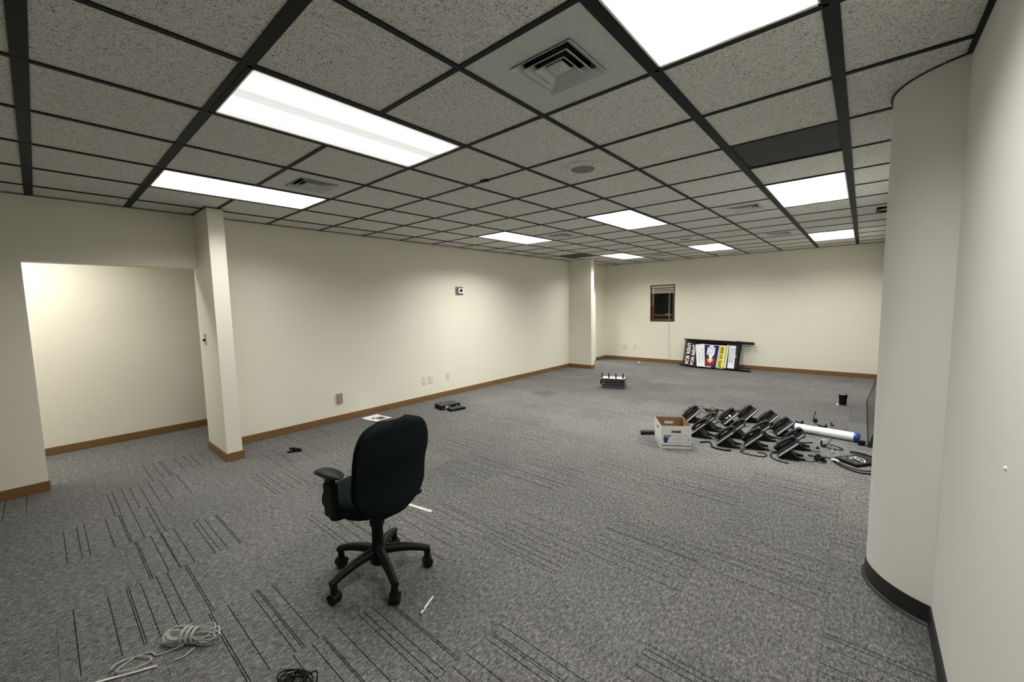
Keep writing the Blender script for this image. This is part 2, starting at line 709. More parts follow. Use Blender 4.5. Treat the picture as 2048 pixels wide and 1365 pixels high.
yk = CC.y + math.sqrt(CR ** 2 - (CC.x - XR) ** 2)
b.box((XR - 0.008, YN, 0), (XR, yj + 0.004, 0.10))
b.box((XR - 0.008, yk, 0), (XR, YB - BT, 0.10))
a0 = math.atan2(yj - CC.y, XR - CC.x)
a1 = math.atan2(yk - CC.y, XR - CC.x) - 2 * math.pi
rg = []
for k in range(41):
    a = a0 + (a1 - a0) * k / 40
    d = Vector((math.cos(a), math.sin(a), 0))
    c3 = Vector((CC.x, CC.y, 0))
    rg.append([c3 + d * (CR - 0.002), c3 + d * (CR + 0.018), c3 + d * (CR + 0.016) + Vector((0, 0, 0.006)), c3 + d * (CR + 0.006) + Vector((0, 0, 0.014)),
               c3 + d * (CR + 0.005) + Vector((0, 0, 0.10)), c3 + d * (CR - 0.002) + Vector((0, 0, 0.10))])
b.rings(rg)
tag(b.build('baseboard_right', 'black_base', smooth=True), 'black rubber cove base on right wall and column', None, None, 'structure')

# ---- ceiling: plenum slab, grid, tiles
ce = MB().box((XH - 0.15, YN - 0.15, ZT), (XR + 0.6, YB + 0.15, ZT + 0.1)).build('ceiling', 'charcoal')
tag(ce, 'drop ceiling of speckled grey tiles in a black grid', None, None, 'structure')
IX0, IX1 = -5, 5
IY0, IY1 = -4, 16
WIDE_X, WIDE_Y = {3, 4}, {-1, 0}
LIGHTS = {(0, 0): 1, (-3, 0): 0, (3, 0): 0, (3, 6): 0, (0, 6): 0, (-3, 6): 0, (-3, 12): 0, (0, 12): 0, (3, 12): 0}
for j in range(-4, 5):
    x = j * T
    hw = 0.025 if j in WIDE_X else 0.0125
    MB().box((x - hw, YN, H - 0.001), (x + hw, YB, H + 0.006)).build('grid_runner', 'grid_black', ce)
for i in range(-3, 16):
    y = i * T
    hw = 0.025 if i in WIDE_Y else 0.0125
    stops = [XL] + [v * T for (cx, cy) in sorted(LIGHTS) if cy == i - 1 for v in (cx, cx + 1)] + [XR]
    for xa, xb in zip(stops[::2], stops[1::2]):
        MB().box((xa, y - hw, H), (xb, y + hw, H + 0.005)).build('grid_runner', 'grid_black', ce)
for a, c in (((XL, YN, H - 0.002), (XL + 0.018, YB, H)), ((XR - 0.02, YN, H - 0.003), (XR, 1.99, H)), ((XR - 0.02, 2.63, H - 0.002), (XR, YB, H)),
             ((XL, YB - 0.018, H - 0.002), (XR, YB, H)), ((XL + 0.018, 0.494, H - 0.003), (-2.31, 0.512, H - 0.001)), ((-2.325, 0.512, H - 0.003), (-2.311, 0.66, H - 0.001))):
    MB().box(a, c).build('wall_angle', 'grid_black', ce)
# curved black edge around the column
b = MB()
rg = []
for k in range(25):
    a = a0 + (a1 - a0) * (0.02 + 0.6 * k / 24)
    d = Vector((math.cos(a), math.sin(a), 0))
    wdt = 0.003 + 0.010 * max(0, (k - 8) / 16)
    c3 = Vector((CC.x, CC.y, H - 0.003))
    rg.append([c3 + d * (CR - 0.002), c3 + d * (CR + wdt), c3 + d * (CR + wdt) + Vector((0, 0, 0.004)), c3 + d * (CR - 0.002) + Vector((0, 0, 0.004))])
b.rings(rg)
b.build('wall_angle', 'grid_black', ce)

VENTS = [(2, 1), (-2, 1), (-2, 7), (2, 7), (2, 11), (-2, 13)]
DARK = [(3, 4), (-4, 11)]
skip = set()
for (cx, cy) in LIGHTS:
    skip |= {(cx, cy), (cx, cy + 1)}
skip |= set(VENTS) | set(DARK)
tile_me = None
for cx in range(IX0, IX1):
    for cy in range(IY0, IY1):
        x0, x1 = max(cx * T, XL), min((cx + 1) * T, XR)
        y0, y1 = max(cy * T, YN), min((cy + 1) * T, YB)
        if x1 - x0 < 0.02 or y1 - y0 < 0.02 or (cx, cy) in skip:
            continue
        full = (x1 - x0 > T - 1e-4) and (y1 - y0 > T - 1e-4)
        ctr = ((x0 + x1) / 2, (y0 + y1) / 2, H)
        if full and tile_me:
            link('ceiling_tile', tile_me, ce, ctr)
            continue
        hx, hy = (x1 - x0) / 2 - 0.002, (y1 - y0) / 2 - 0.002
        o = MB().box((-hx, -hy, 0.006), (hx, hy, 0.022)).build('ceiling_tile', 'acoustic_tile', ce, loc=ctr)
        if full:
            tile_me = o.data
for (cx, cy) in DARK:
    o = MB().box((-T / 2 + .002, -T / 2 + .002, 0.008), (T / 2 - .002, T / 2 - .002, 0.02)).build('dark_tile', 'dark_panel', ce, loc=((cx + .5) * T, (cy + .5) * T, H))
    o['label'] = 'dark grey blank ceiling tile'
# corridor ceiling
tag(MB().box((XH, YN, H), (XLB, YB, H + 0.02)).build('ceiling_corridor', 'acoustic_tile'), 'plain ceiling of the corridor', None, None, 'structure')


# ---- ceiling lights
def ceiling_light(x0, y0, x1, y1, label, lens, z=H, watts=30.0):
    cx, cy = (x0 + x1) / 2, (y0 + y1) / 2
    hx, hy = (x1 - x0) / 2 - 0.004, (y1 - y0) / 2 - 0.004
    t = thing('ceiling_light', label, 'ceiling light', (cx, cy, z), 0, 'recessed fluorescent ceiling lights')
    b = MB()
    b.box((-hx, -hy, 0.07), (hx, hy, 0.085))
    for s in (-1, 1):
        b.box((s * hx - 0.004, -hy, 0.002), (s * hx + 0.004, hy, 0.07))
        b.box((-hx, s * hy - 0.004, 0.002), (hx, s * hy + 0.004, 0.07))
    b.build('housing', 'housing', t)
    b = MB()
    fw = 0.016
    for s in (-1, 1):
        b.box((min(s * hx, s * (hx - fw)), -hy, -0.002), (max(s * hx, s * (hx - fw)), hy, 0.006), 0)
        b.box((-hx, min(s * hy, s * (hy - fw)), -0.002), (hx, max(s * hy, s * (hy - fw)), 0.006), 0)
    b.build('frame', 'grid_black', t)
    b = MB()
    fx, fy = hx - fw, hy - fw
    fw2 = 0.012
    for s in (-1, 1):
        b.box((min(s * fx, s * (fx - fw2)), -fy, 0.000), (max(s * fx, s * (fx - fw2)), fy, 0.006))
        b.box((-fx, min(s * fy, s * (fy - fw2)), 0.000), (fx, max(s * fy, s * (fy - fw2)), 0.006))
    b.build('lens_rim', 'white_plastic', t)
    ix, iy = fx - fw2, fy - fw2
    MB().box((-ix, -iy, 0.004), (ix, iy, 0.008)).build('diffuser', lens, t)
    # the tubes' light, thrown down through the prismatic lens
    ld = bpy.data.lights.new('tube_light', 'AREA')
    ld.shape = 'RECTANGLE'
    ld.size, ld.size_y = 2 * ix - .02, 2 * iy - .02
    ld.energy = watts
    ld.color = LIGHT_COLOR
    ld.spread = LAMP_SPREAD
    link('tube_light', ld, t, (0, 0, -0.004))
    return t


LL = {
    (0, 0): 'long lit ceiling panel with visible tube bands, nearest on the left half',
    (-3, 0): 'lit ceiling panel above the wall stub and corridor opening',
    (3, 0): 'lit ceiling panel cut by the top edge of the picture',
    (3, 6): 'lit ceiling panel nearest the round column, beyond the dark ceiling tile',
    (0, 6): 'lit ceiling panel in the middle of the room, centre of the nine',
    (-3, 6): 'lit ceiling panel along the left wall, midway down the room',
    (-3, 12): 'lit ceiling panel just in front of the far left pier',
    (0, 12): 'farthest lit ceiling panel in the middle row, above the window wall',
    (3, 12): 'farthest lit ceiling panel beside the round column',
}
for (cx, cy), old in LIGHTS.items():
    ceiling_light(cx * T, cy * T, (cx + 1) * T, (cy + 2) * T, LL[(cx, cy)], 'lit_lens_old' if old else 'lit_lens', H, LAMP_WATTS[(cx, cy)])
ceiling_light(-3.66, -1.55, -3.30, -0.35, 'corridor ceiling light hidden behind the opening header', 'lit_lens', H - 0.012, HALL_WATTS[0])
ceiling_light(-3.95, 7.6, -3.35, 8.8, 'corridor ceiling light near the far doorway', 'lit_lens', H - 0.012, HALL_WATTS[1])


# ---- ceiling vents (square stepped diffusers in a plain panel)
def ceiling_vent(cx, cy, label):
    t = thing('ceiling_vent', label, 'air vent', ((cx + .5) * T, (cy + .5) * T, H), 0, 'square ceiling air vents')
    hp = T / 2 - 0.003
    ho = 0.150
    b = MB()
    for a, c in (((-hp, -hp, .004), (hp, -ho, .012)), ((-hp, ho, .004), (hp, hp, .012)), ((-hp, -ho, .004), (-ho, ho, .012)), ((ho, -ho, .004), (hp, ho, .012))):
        b.box(a, c)
    b.build('panel', 'vent_white', t)
    b = MB()
    b.box((-ho, -ho, 0.075), (ho, ho, 0.08))
    for s in (-1, 1):
        b.box((s * ho - 0.002, -ho, 0.012), (s * ho + 0.002, ho, 0.08))
        b.box((-ho, s * ho - 0.002, 0.012), (ho, s * ho + 0.002, 0.08))
    b.build('duct', 'void', t)
    # louvre rings: square cones
    for k, (ra, rb, za, zb) in enumerate(((0.150, 0.118, -0.004, 0.018), (0.112, 0.082, -0.006, 0.020), (0.076, 0.048, -0.008, 0.020))):
        b = MB()

        def sq(rr, z):
            return [(-rr, -rr, z), (rr, -rr, z), (rr, rr, z), (-rr, rr, z)]
        b.rings([sq(ra, za), sq(rb, zb), sq(rb, zb + .003), sq(ra + .002, za + .003)], 0, False, True)
        b.build('louvre', 'vent_white', t)
    b = MB()
    b.rings([sq(0.040, 0.012), sq(0.040, 0.008), sq(0.004, -0.008)])
    b.build('centre_cap', 'vent_white', t)
    for s in (-1, 1):
        for q in (-1, 1):
            MB().box((s * 0.09 - .003, q * 0.135 - .012, 0.02), (s * 0.09 + .003, q * 0.135 + .012, 0.05)).build('vane', 'vent_white', t)
            MB().box((q * 0.135 - .012, s * 0.09 - .003, 0.02), (q * 0.135 + .012, s * 0.09 + .003, 0.05)).build('vane', 'vent_white', t)
    return t


VL = ['large square ceiling vent in a plain panel between the two nearest lights',
      'square ceiling vent beside the light above the wall stub',
      'square ceiling vent beside the light midway along the left wall',
      'square ceiling vent left of the light nearest the round column',
      'faint square ceiling vent left of the farthest light by the column',
      'faint square ceiling vent near the far left corner beside the back wall']
for c, lb in zip(VENTS, VL):
    ceiling_vent(*c, lb)

# slot vent behind the column
t = thing('slot_vent', 'black slotted ceiling vent half hidden behind the round column', 'air vent', (2.76, 5.83, H), 0)
b = MB()
for a, c in (((-.105, -.15, -.012), (.105, -.115, .006)), ((-.105, .115, -.012), (.105, .15, .006)), ((-.12, -.15, -.016), (-.085, .15, .006)), ((.085, -.15, -.012), (.105, .15, .006))):
    b.box(a, c)
b.build('frame', 'black_metal', t)
for k in range(3):
    MB().box((-.085, -.075 + k * .07, -.006), (.085, -.05 + k * .07, -.002)).build('slat', 'vent_white' if k == 1 else 'black_metal', t)


def ceiling_speaker(x, y, label):
    t = thing('ceiling_speaker', label, 'speaker', (x, y, H + 0.006), 0, 'round ceiling speakers')
    MB().lathe((0, 0, 0), [(0.172, 0.0), (0.172, -0.003), (0.166, -0.006), (0.092, -0.008), (0.088, -0.004), (0.088, 0.0)], 40).build('ring', 'acoustic_plain', t, True)
    MB().lathe((0, 0, 0), [(0.088, -0.002), (0.086, -0.006), (0.04, -0.0075), (0.002, -0.008)], 40).build('grille', 'grille_grey', t, True)
    for k in range(4):
        a = math.pi / 4 + k * math.pi / 2 + 0.3
        MB().cyl((0.135 * math.cos(a), 0.135 * math.sin(a), -0.006), (0.135 * math.cos(a), 0.135 * math.sin(a), -0.0095), 0.005, seg=8).build('screw', 'charcoal', t)


plain('acoustic_plain', (0.62, 0.62, 0.58), 0.6)
plain('grille_grey', (0.20, 0.20, 0.19), 0.8)
ceiling_speaker(1.5 * T, 3.5 * T, 'round ceiling speaker with a dark grille, nearest one')
ceiling_speaker(0.5 * T, 10.5 * T, 'distant round ceiling speaker in front of the farthest middle light')

t = thing('ceiling_clip', 'small black clip hanging from the ceiling grid', 'clip', (0.20, 1.80, H), 0.25)
MB().box((-0.035, -0.012, -0.016), (0.035, 0.012, -0.001), 0, 0.003).build('body', 'black_plastic', t)
MB().box((0.0, 0.008, -0.010), (0.03, 0.028, -0.003), 0, 0.002).build('jaw', 'black_plastic', t)

# ---- window
wn = thing('window_1', 'small dark night window with brown wooden frame on the back wall', None, ((WX0 + WX1) / 2, YB, WZ0))
tag(wn, None, None, None, 'structure')
wx = (WX1 - WX0) / 2
wh = WZ1 - WZ0


def frame_boxes(b, x0, x1, z0, z1, w, y0, y1):
    b.box((x0, y0, z0), (x0 + w, y1, z1), 0, 0.002)
    b.box((x1 - w, y0, z0), (x1, y1, z1), 0, 0.002)
    b.box((x0 + w, y0, z0), (x1 - w, y1, z0 + w), 0, 0.002)
    b.box((x0 + w, y0, z1 - w), (x1 - w, y1, z1), 0, 0.002)
    return b


frame_boxes(MB(), -wx, wx, 0, wh, 0.022, -0.006, 0.14).build('window_frame', 'dark_wood', wn)
frame_boxes(MB(), -wx + 0.022, wx - 0.022, 0.022, wh - 0.022, 0.05, 0.07, 0.10).build('sash', 'dark_wood', wn)
MB().box((-wx + 0.022, 0.055, 0.135), (wx - 0.022, 0.10, 0.175), 0, 0.002).build('rail', 'dark_wood', wn)
MB().box((-wx + 0.07, 0.082, 0.07), (wx - 0.07, 0.088, wh - 0.07)).build('pane', 'night_glass', wn)
MB().box((-wx + 0.02, 0.12, 0.02), (wx - 0.02, 0.135, wh - 0.02)).build('outer_pane', 'night_glass', wn)
hd = MB().box((0.06, 0.045, 0.178), (0.20, 0.068, 0.196), 0, 0.004).build('crank_handle', 'tan_plastic', wn)
t = thing('window_blind', 'raised cream venetian blind in the top of the window', 'window blind', ((WX0 + WX1) / 2, YB + 0.03, WZ1 - 0.024))
MB().box((-wx + .026, -.02, -.045), (wx - .026, .02, -.003), 0, .003).build('headrail', 'slat', t)
for k, (z0, z1) in enumerate(((-.100, -.062), (-.150, -.115))):
    for q in range(3):
        zz = z0 + (z1 - z0) * q / 3
        MB().box((-wx + .028, -.024, zz), (wx - .028, .022, zz + .010), 0, .002).build('slat', 'slat', t)
MB().box((-wx + .028, -.022, -.185), (wx - .028, .02, -.163), 0, .003).build('bottom_rail', 'slat', t)
MB().cyl((-wx + .075, -.022, -.05), (-wx + .062, -.022, -.50), .005, seg=8).build('wand', 'white_plastic', t)
for dx, zz in ((.165, -1.80), (.19, -1.83)):
    MB().tube([(dx, -.036, -.05), (dx, -.036, -.9), (dx + .012, -.038, zz)], .0022, 5).build('lift_cord', 'slat', t)
    MB().cyl((dx + .012, -.038, zz), (dx + .012, -.038, zz - .035), .005, .008, 8).build('cord_tassel', 'white_plastic', t)

# ---- wall fittings
t = thing('thermostat', 'white thermostat with dark screen on a taupe wall plate', 'thermostat', (XL, 4.228, 1.815))
MB().box((0, -.085, -.072), (.012, .085, .068), 0, .003).build('wall_plate', 'taupe', t)
MB().box((.012, -.04, -.052), (.040, .088, .042), 0, .008).build('body', 'white_plastic', t)
MB().box((.040, -.016, -.022), (.042, .045, .024)).build('screen', 'black_gloss', t)


def plate(name, label, cat, loc, w, h, mat, axis, depth=.008, holes=False):
    """axis 'x': plate on left wall facing +x; 'y': on back wall facing -y"""
    t = thing(name, label, cat, loc, 0 if axis == 'x' else -math.pi / 2)
    MB().box((0, -w / 2, -h / 2), (depth, w / 2, h / 2), 0, min(.003, depth / 3)).build('cover_plate', mat, t)
    if holes:
        for s in (-1, 1):
            sk = MB().box((depth, -.017, s * .028 - .014), (depth + .003, .017, s * .028 + .014), 0, .002).build('socket', mat, t)
            b = MB()
            for q in (-1, 1):
                b.box((depth + .003, q * .007 - .0015, s * .028 - .004), (depth + .0036, q * .007 + .0015, s * .028 + .007))
            b.build('slot', 'charcoal', sk)
    else:
        for s in (-1, 1):
            MB().cyl((depth, 0, s * h * .38), (depth + .001, 0, s * h * .38), .003, seg=8).build('screw', 'steel', t)
    return t


plate('jack_cover', 'tan plastic box on the left wall above the sheet of paper', 'wall plate', (XL, 1.967, .320), .078, .135, 'tan_plastic', 'x', .022)
plate('blank_plate', 'left one of two blank ivory plates on the left wall', 'wall plate', (XL, 3.405, .346), .080, .125, 'ivory_plastic', 'x')
plate('blank_plate', 'right one of two blank ivory plates, nearer the outlet', 'wall plate', (XL, 3.535, .342), .080, .125, 'ivory_plastic', 'x')
plate('power_outlet', 'ivory power outlet on the left wall above the black modems', 'outlet', (XL, 3.905, .347), .072, .115, 'ivory_plastic', 'x', .006, True)
plate('blank_plate', 'wide blank cream plate low on the back wall near the corner', 'wall plate', (-2.275, YB, .372), .120, .115, 'ivory_plastic', 'y')
plate('power_outlet', 'power outlet on the back wall beside the wide blank plate', 'outlet', (-1.98, YB, .378), .072, .115, 'ivory_plastic', 'y', .006, True)
t = thing('wall_switch', 'steel switch plate with black knob on the wall stub', 'switch', (-2.785, .512, 1.250), -math.pi / 2)
MB().box((0, -.040, -.060), (.006, .040, .060), 0, .002).build('cover_plate', 'steel', t)
MB().cyl((.006, .004, -.006), (.024, .004, -.006), .013, .011, 16).build('knob', 'black_plastic', t, True)
MB().box((.006, -.006, .010), (.012, .016, .024), 0, .002).build('toggle', 'white_plastic', t)
t = thing('wall_hook', 'small black hook on the left wall at the picture edge', 'hook', (XL, -.872, 1.440))
MB().box((0, -.012, -.02), (.005, .012, .02), 0, .0015).build('back_plate', 'black_metal', t)
MB().tube(smooth_path([(.004, 0, .005), (.03, 0, .002), (.042, 0, .012), (.040, 0, .024)], 4), .005, 6).build('prong', 'black_metal', t, True)
tag(MB().lathe((XR, 0.972, 1.102), [(.007, 0.0), (.006, -.003), (.002, -.006)], 12, axis='X').build('wall_anchor', 'white_plastic', None, True), 'tiny white plastic anchor stuck in the right wall', 'wall anchor')
b = MB()
b.rings([[(-.03, -.018, 0), (.02, -.024, 0), (.034, .006, 0), (.004, .026, 0), (-.026, .014, 0)], [(-.022, -.012, .012), (.014, -.016, .016), (.024, .004, .010), (.002, .018, .015), (-.018, .010, .012)]])
tag(b.build('paper_scrap', 'paper', None, loc=(-1.744, 9.36, 0)), 'tiny white scrap on the carpet below the window', 'scrap')


# ================================================================== OFFICE CHAIR
def superring(cx_fn, hw, hd, z, n=36, e=3.0, wrap=0.0, y0=0.0, tilt=0.0):
    """superellipse ring in the xy-plane at height z"""
    pts = []
    for k in range(n):
        a = 2 * math.pi * k / n
        c, s = math.cos(a), math.sin(a)
        x = hw * math.copysign(abs(c) ** (2 / e), c)
        y = hd * math.copysign(abs(s) ** (2 / e), s)
        y += y0 + wrap * (x / max(hw, 1e-6)) ** 2
        pts.append(Vector((x + cx_fn, y, z)))
    return pts


ch = thing('office_chair', 'black swivel office chair with its back to the viewer', 'office chair', (0.500, 0.530, 0), math.radians(94))
# base: five legs with casters (world angles from the photograph minus the chair's turn)
for k in range(5):
    a = math.radians(-87 + 72 * k - 94)
    d = Vector((math.cos(a), math.sin(a), 0))
    s_ = Vector((-d.y, d.x, 0))
    b = MB()
    rg = []
    for q in range(9):
        t_ = q / 8
        rad = 0.03 + 0.262 * t_
        z = 0.160 - 0.050 * t_ ** 2.2
        hw = 0.030 - 0.010 * t_
        hh = 0.026 - 0.008 * t_
        c3 = d * rad + Vector((0, 0, z))
        ring = []
        for m in range(10):
            an = 2 * math.pi * m / 10
            ring.append(c3 + s_ * (hw * math.cos(an)) + Vector((0, 0, hh * math.sin(an) * (1 if math.sin(an) > 0 else 1.2))))
        rg.append(ring)
    b.rings(rg)
    lg = b.build('base_leg', 'black_plastic', ch, True)
    p = d * 0.275
    ca = MB()
    ca.cyl(p + Vector((0, 0, 0.045)), p + Vector((0, 0, 0.118)), 0.020, 0.017, seg=14)
    cs = ca.build('caster_stem', 'black_metal', ch)
    sw = math.radians(40 * k + 15)
    ax = Vector((math.cos(a + sw), math.sin(a + sw), 0))
    for q in (-1, 1):
        MB().cyl(p + ax * (q * 0.006) + Vector((0, 0, 0.027)), p + ax * (q * 0.024) + Vector((0, 0, 0.027)), 0.027, seg=20).build('caster_wheel', 'black_rubber', cs, True)
    pf = ax.cross(Vector((0, 0, 1)))
    hb = MB()
    hr = []
    for m in range(9):
        an = math.pi * m / 8
        hr.append([p + pf * (0.031 * math.cos(an)) + Vector((0, 0, 0.03 + 0.031 * math.sin(an))) + ax * w_ for w_ in (-0.026, 0.026)] +
                  [p + pf * (0.025 * math.cos(an)) + Vector((0, 0, 0.03 + 0.025 * math.sin(an))) + ax * w_ for w_ in (0.026, -0.026)])
    hb.rings(hr)
    hb.build('caster_hood', 'black_plastic', cs, True)
MB().lathe((0, 0, 0), [(0.030, 0.075), (0.046, 0.090), (0.052, 0.130), (0.050, 0.175), (0.036, 0.190), (0.033, 0.205)], 24).build('base_hub', 'black_plastic', ch, True)
MB().lathe((0, 0, 0), [(0.033, 0.19), (0.032, 0.31), (0.041, 0.315), (0.041, 0.37), (0.036, 0.375), (0.036, 0.45)], 24).build('gas_column', 'black_plastic', ch, True)
MB().box((-.085, -.16, .412), (.085, .14, .460), 0, .012).build('tilt_mechanism', 'black_metal', ch)
lv = MB().cyl((.08, -.02, .435), (.235, -.06, .428), .006, seg=10).build('lever', 'black_metal', ch)
MB().lathe((.25, -.064, .426), [(.004, -.03), (.016, -.022), (.019, 0), (.014, .022), (.004, .028)], 14, axis='X').build('lever_knob', 'black_plastic', lv, True)
# seat
b = MB()
rg = []
for q, (z, sc) in enumerate(((.452, .86), (.460, .95), (.482, 1.0), (.508, 1.0), (.528, .975), (.541, .92), (.547, .80), (.549, .5))):
    rg.append(superring(0, .240 * sc, .225 * sc, z, 40, 3.0, 0, .040))
b.rings(rg)
st = b.build('seat', 'chair_fabric', ch, True)
b = MB()
b.rings([superring(0, .200, .19, .440, 40, 3.2, 0, .040), superring(0, .220, .205, .453, 40, 3.2, 0, .040)])
b.build('seat_pan', 'black_plastic', st, True)


# backrest: lofted cushion and shell
def prof(t):
    """half width, y centre, z for t in 0..1"""
    z = 0.440 + 0.525 * t
    keys = [(0.0, .110), (.06, .158), (.14, .198), (.23, .222), (.34, .228), (.48, .226), (.62, .232), (.76, .226), (.86, .208), (.94, .176), (.98, .135), (1.0, .09)]
    for (a, wa), (c, wc) in zip(keys, keys[1:]):
        if a <= t <= c:
            v = (t - a) / (c - a)
            hw = wa + (wc - wa) * v
            break
    y = -0.180 + 0.020 * math.exp(-((t - .38) / .2) ** 2) - 0.062 * t
    return hw, y, z


for nm, mat, off, th in (('back_cushion', 'chair_fabric', 0.020, 0.026), ('back_shell', 'chair_fabric', -0.018, 0.018)):
    b = MB()
    rg = []
    N = 28
    for q in range(N + 1):
        t_ = q / N
        hw, y, z = prof(t_)
        edge = min(1.0, (min(t_, 1 - t_) / 0.06)) ** 0.5 if min(t_, 1 - t_) < .06 else 1.0
        edge = max(edge, 0.25)
        k_ = 0.985 if nm == 'back_cushion' else 1.0
        rg.append(superring(0, hw * k_, th * edge, z, 40, 2.6, .038, y + off))
    b.rings(rg)
    b.build(nm, mat, ch, True)
b = MB()
b.tube(smooth_path([(0, -.08, .432), (0, -.15, .438), (0, -.180, .46), (0, -.188, .54)], 5), [.020] * 16, 8)
b.build('back_support', 'black_metal', ch, True)
# arms
for s in (-1, 1):
    b = MB()
    b.tube(smooth_path([(s * .14, .015, .448), (s * .21, .015, .444), (s * .252, .015, .465), (s * .252, .015, .53)], 5), .017, 8)
    arm = b.build('arm_bracket', 'black_plastic', ch, True)
    MB().box((s * .254 - .021, -.024, .470), (s * .254 + .021, .054, .650), 0, .008).build('arm_post', 'black_plastic', arm)
    MB().box((s * .254 - .014, -.014, .63), (s * .254 + .014, .044, .700), 0, .005).build('arm_slide', 'black_plastic', arm)
    b = MB()
    rg = []
    for q in range(15):
        t_ = q / 14
        yy = -.105 + .245 * t_
        hw = .050 * (max(0.02, 1 - abs(2 * t_ - 1) ** 2.6)) ** .5 * (1.0 - .18 * t_)
        zc = .706 - .030 * max(0, t_ - .55) ** 1.5 * 2.2
        hh = .017 * (max(0.03, 1 - abs(2 * t_ - 1) ** 4)) ** .5
        rg.append([Vector((s * .260 + hw * math.cos(2 * math.pi * m / 16), yy, zc + hh * math.sin(2 * math.pi * m / 16))) for m in range(16)])
    b.rings(rg)
    b.build('arm_pad', 'black_plastic', ch, True)


# ================================================================== DESK PHONES
plain('phone_key', (0.014, 0.014, 0.015), 0.6, spec=0.25)


def make_phone():
    t = thing('desk_phone', 'x', 'desk phone', (0, 0, 0), 0, 'desk phones lined up on the carpet')
    tl = math.radians(44)
    # body frame: X right, V up the slab, W normal
    R = Matrix(((1, 0, 0, 0), (0, math.cos(tl), -math.sin(tl), -.075), (0, math.sin(tl), math.cos(tl), .012), (0, 0, 0, 1)))

    def bx(name, a, c, mat, bev, parent):
        b = MB()
        b.box(a, c, 0, bev, R)
        return b.build(name, mat, parent)
    body = bx('body', (-.095, 0, 0), (.095, .205, .022), 'black_plastic', .005, t)
    # silver side edges
    for s in (-1, 1):
        bx('edge_trim', (s * .0965 - .0024, .006, .012), (s * .0965 + .0024, .199, .0245), 'silver', 0, body)
    bx('display', (-.028, .118, .022), (.082, .186, .0245), 'black_gloss', .001, body)
    for i in range(4):
        for j in range(3):
            bx('key', (-.010 + j * .024, .030 + i * .017, .022), (.008 + j * .024, .041 + i * .017, .025), 'phone_key', 0, body)
    for i in range(4):
        bx('side_key', (.068, .026 + i * .022, .022), (.086, .038 + i * .022, .025), 'phone_key', 0, body)
    bx('cradle', (-.088, .012, .022), (-.036, .192, .032), 'black_plastic', .004, body)
    # handset on the left
    b = MB()
    rg = []
    for q in range(17):
        v = q / 16
        yy = -.004 + .208 * v
        zz = .046 + .013 * (1 - (2 * v - 1) ** 2)
        endk = abs(2 * v - 1)
        hw = .0215 + .006 * max(0, endk - .6) / .4
        hh = .0155 + .009 * max(0, endk - .62) / .38
        if q in (0, 16):
            hw *= .6
            hh *= .6
        if endk > .62:
            zz -= .006
        rg.append([R @ Vector((-.062 + hw * math.cos(2 * math.pi * m / 12), yy, zz + hh * math.sin(2 * math.pi * m / 12))) for m in range(12)])
    b.rings(rg)
    b.build('handset', 'black_handset', t, True)
    # stand: a folded foot with two prongs behind
    b = MB()
    b.prism([(-.08, -.03, .050), (-.08, .0, .085), (-.08, .075, .006), (-.08, .075, .0), (-.08, .040, .0), (-.08, -.05, .022)], (.16, 0, 0))
    std = b.build('stand', 'black_plastic', t)
    for s in (-1, 1):
        MB().tube([(s * .055, .03, .028), (s * .058, .080, .014), (s * .060, .118, .011)], [.015, .013, .010], 8).build('stand_foot', 'black_plastic', std, True)
    MB().box((-.08, -.078, 0), (.08, -.045, .010), 0, .003).build('front_foot', 'black_rubber', std)
    # curly handset cord
    pts = []
    ctrl = smooth_path([(-.075, -.075, .02), (-.115, -.06, .012), (-.13, .0, .010), (-.12, .05, .011), (-.085, .075, .012)], 14)
    for i, p in enumerate(ctrl):
        a = i * 1.9
        pts.append(p + Vector((math.cos(a) * .006, 0, math.sin(a) * .006 + .002)))
    MB().tube(pts, .0026, 5).build('coiled_cord', 'black_rubber', t, True)
    # line cable trailing from the back
    MB().tube(smooth_path([(.02, .03, .02), (.035, .10, .006), (.07, .15, .005), (.04, .19, .005)], 6), .0028, 5).build('line_cable', 'black_rubber', t, True)
    return t


plain('black_handset', (0.009, 0.009, 0.010), 0.4, spec=0.4)
# (x of right-edge low corner, y, turn, label)
PH = [
    ((0.950, 4.640), -62, 'black desk phone directly behind the open cardboard box'),
    ((1.350, 4.770), -62, 'black desk phone with white button labels, left of its neighbour in the back row'),
    ((1.510, 5.060), -58, 'black desk phone at the very back of the row, wide silver edge'),
    ((1.748, 4.925), -62, 'black desk phone in the back row between the labelled phone and the white roll'),
    ((1.913, 4.690), -68, 'black desk phone resting against the left end of the white roll'),
    ((1.160, 4.430), -84, 'farther black desk phone of the pair right beside the cardboard box'),
    ((1.148, 4.120), -86, 'nearer black desk phone of the pair touching the cardboard box side'),
    ((1.490, 4.330), -84, 'black desk phone mostly hidden behind the front phone second from the box'),
    ((1.465, 3.965), -82, 'front row black desk phone second from the cardboard box'),
    ((1.722, 4.415), -80, 'black desk phone half hidden behind the front phone with the looped cable'),
    ((1.712, 4.060), -78, 'front row black desk phone third from the box, looped cable at its foot'),
    ((2.040, 4.305), -80, 'black desk phone just behind the nearest one on the right'),
    ((2.025, 3.954), -78, 'nearest black desk phone at the right end of the front row'),
]
proto = make_phone()
for i, (low, rz, lb) in enumerate(PH):
    o = proto if i == 0 else copy_tree(proto)
    o['label'] = lb
    a = math.radians(rz)
    c_, s_ = math.cos(a), math.sin(a)
    k_ = 1.07
    o.scale = (k_, k_, k_)
    lx, ly = .095 * k_, -.068 * k_
    o.location = (low[0] - (lx * c_ - ly * s_), low[1] - (lx * s_ + ly * c_), 0)
    o.rotation_euler = (0, 0, a)
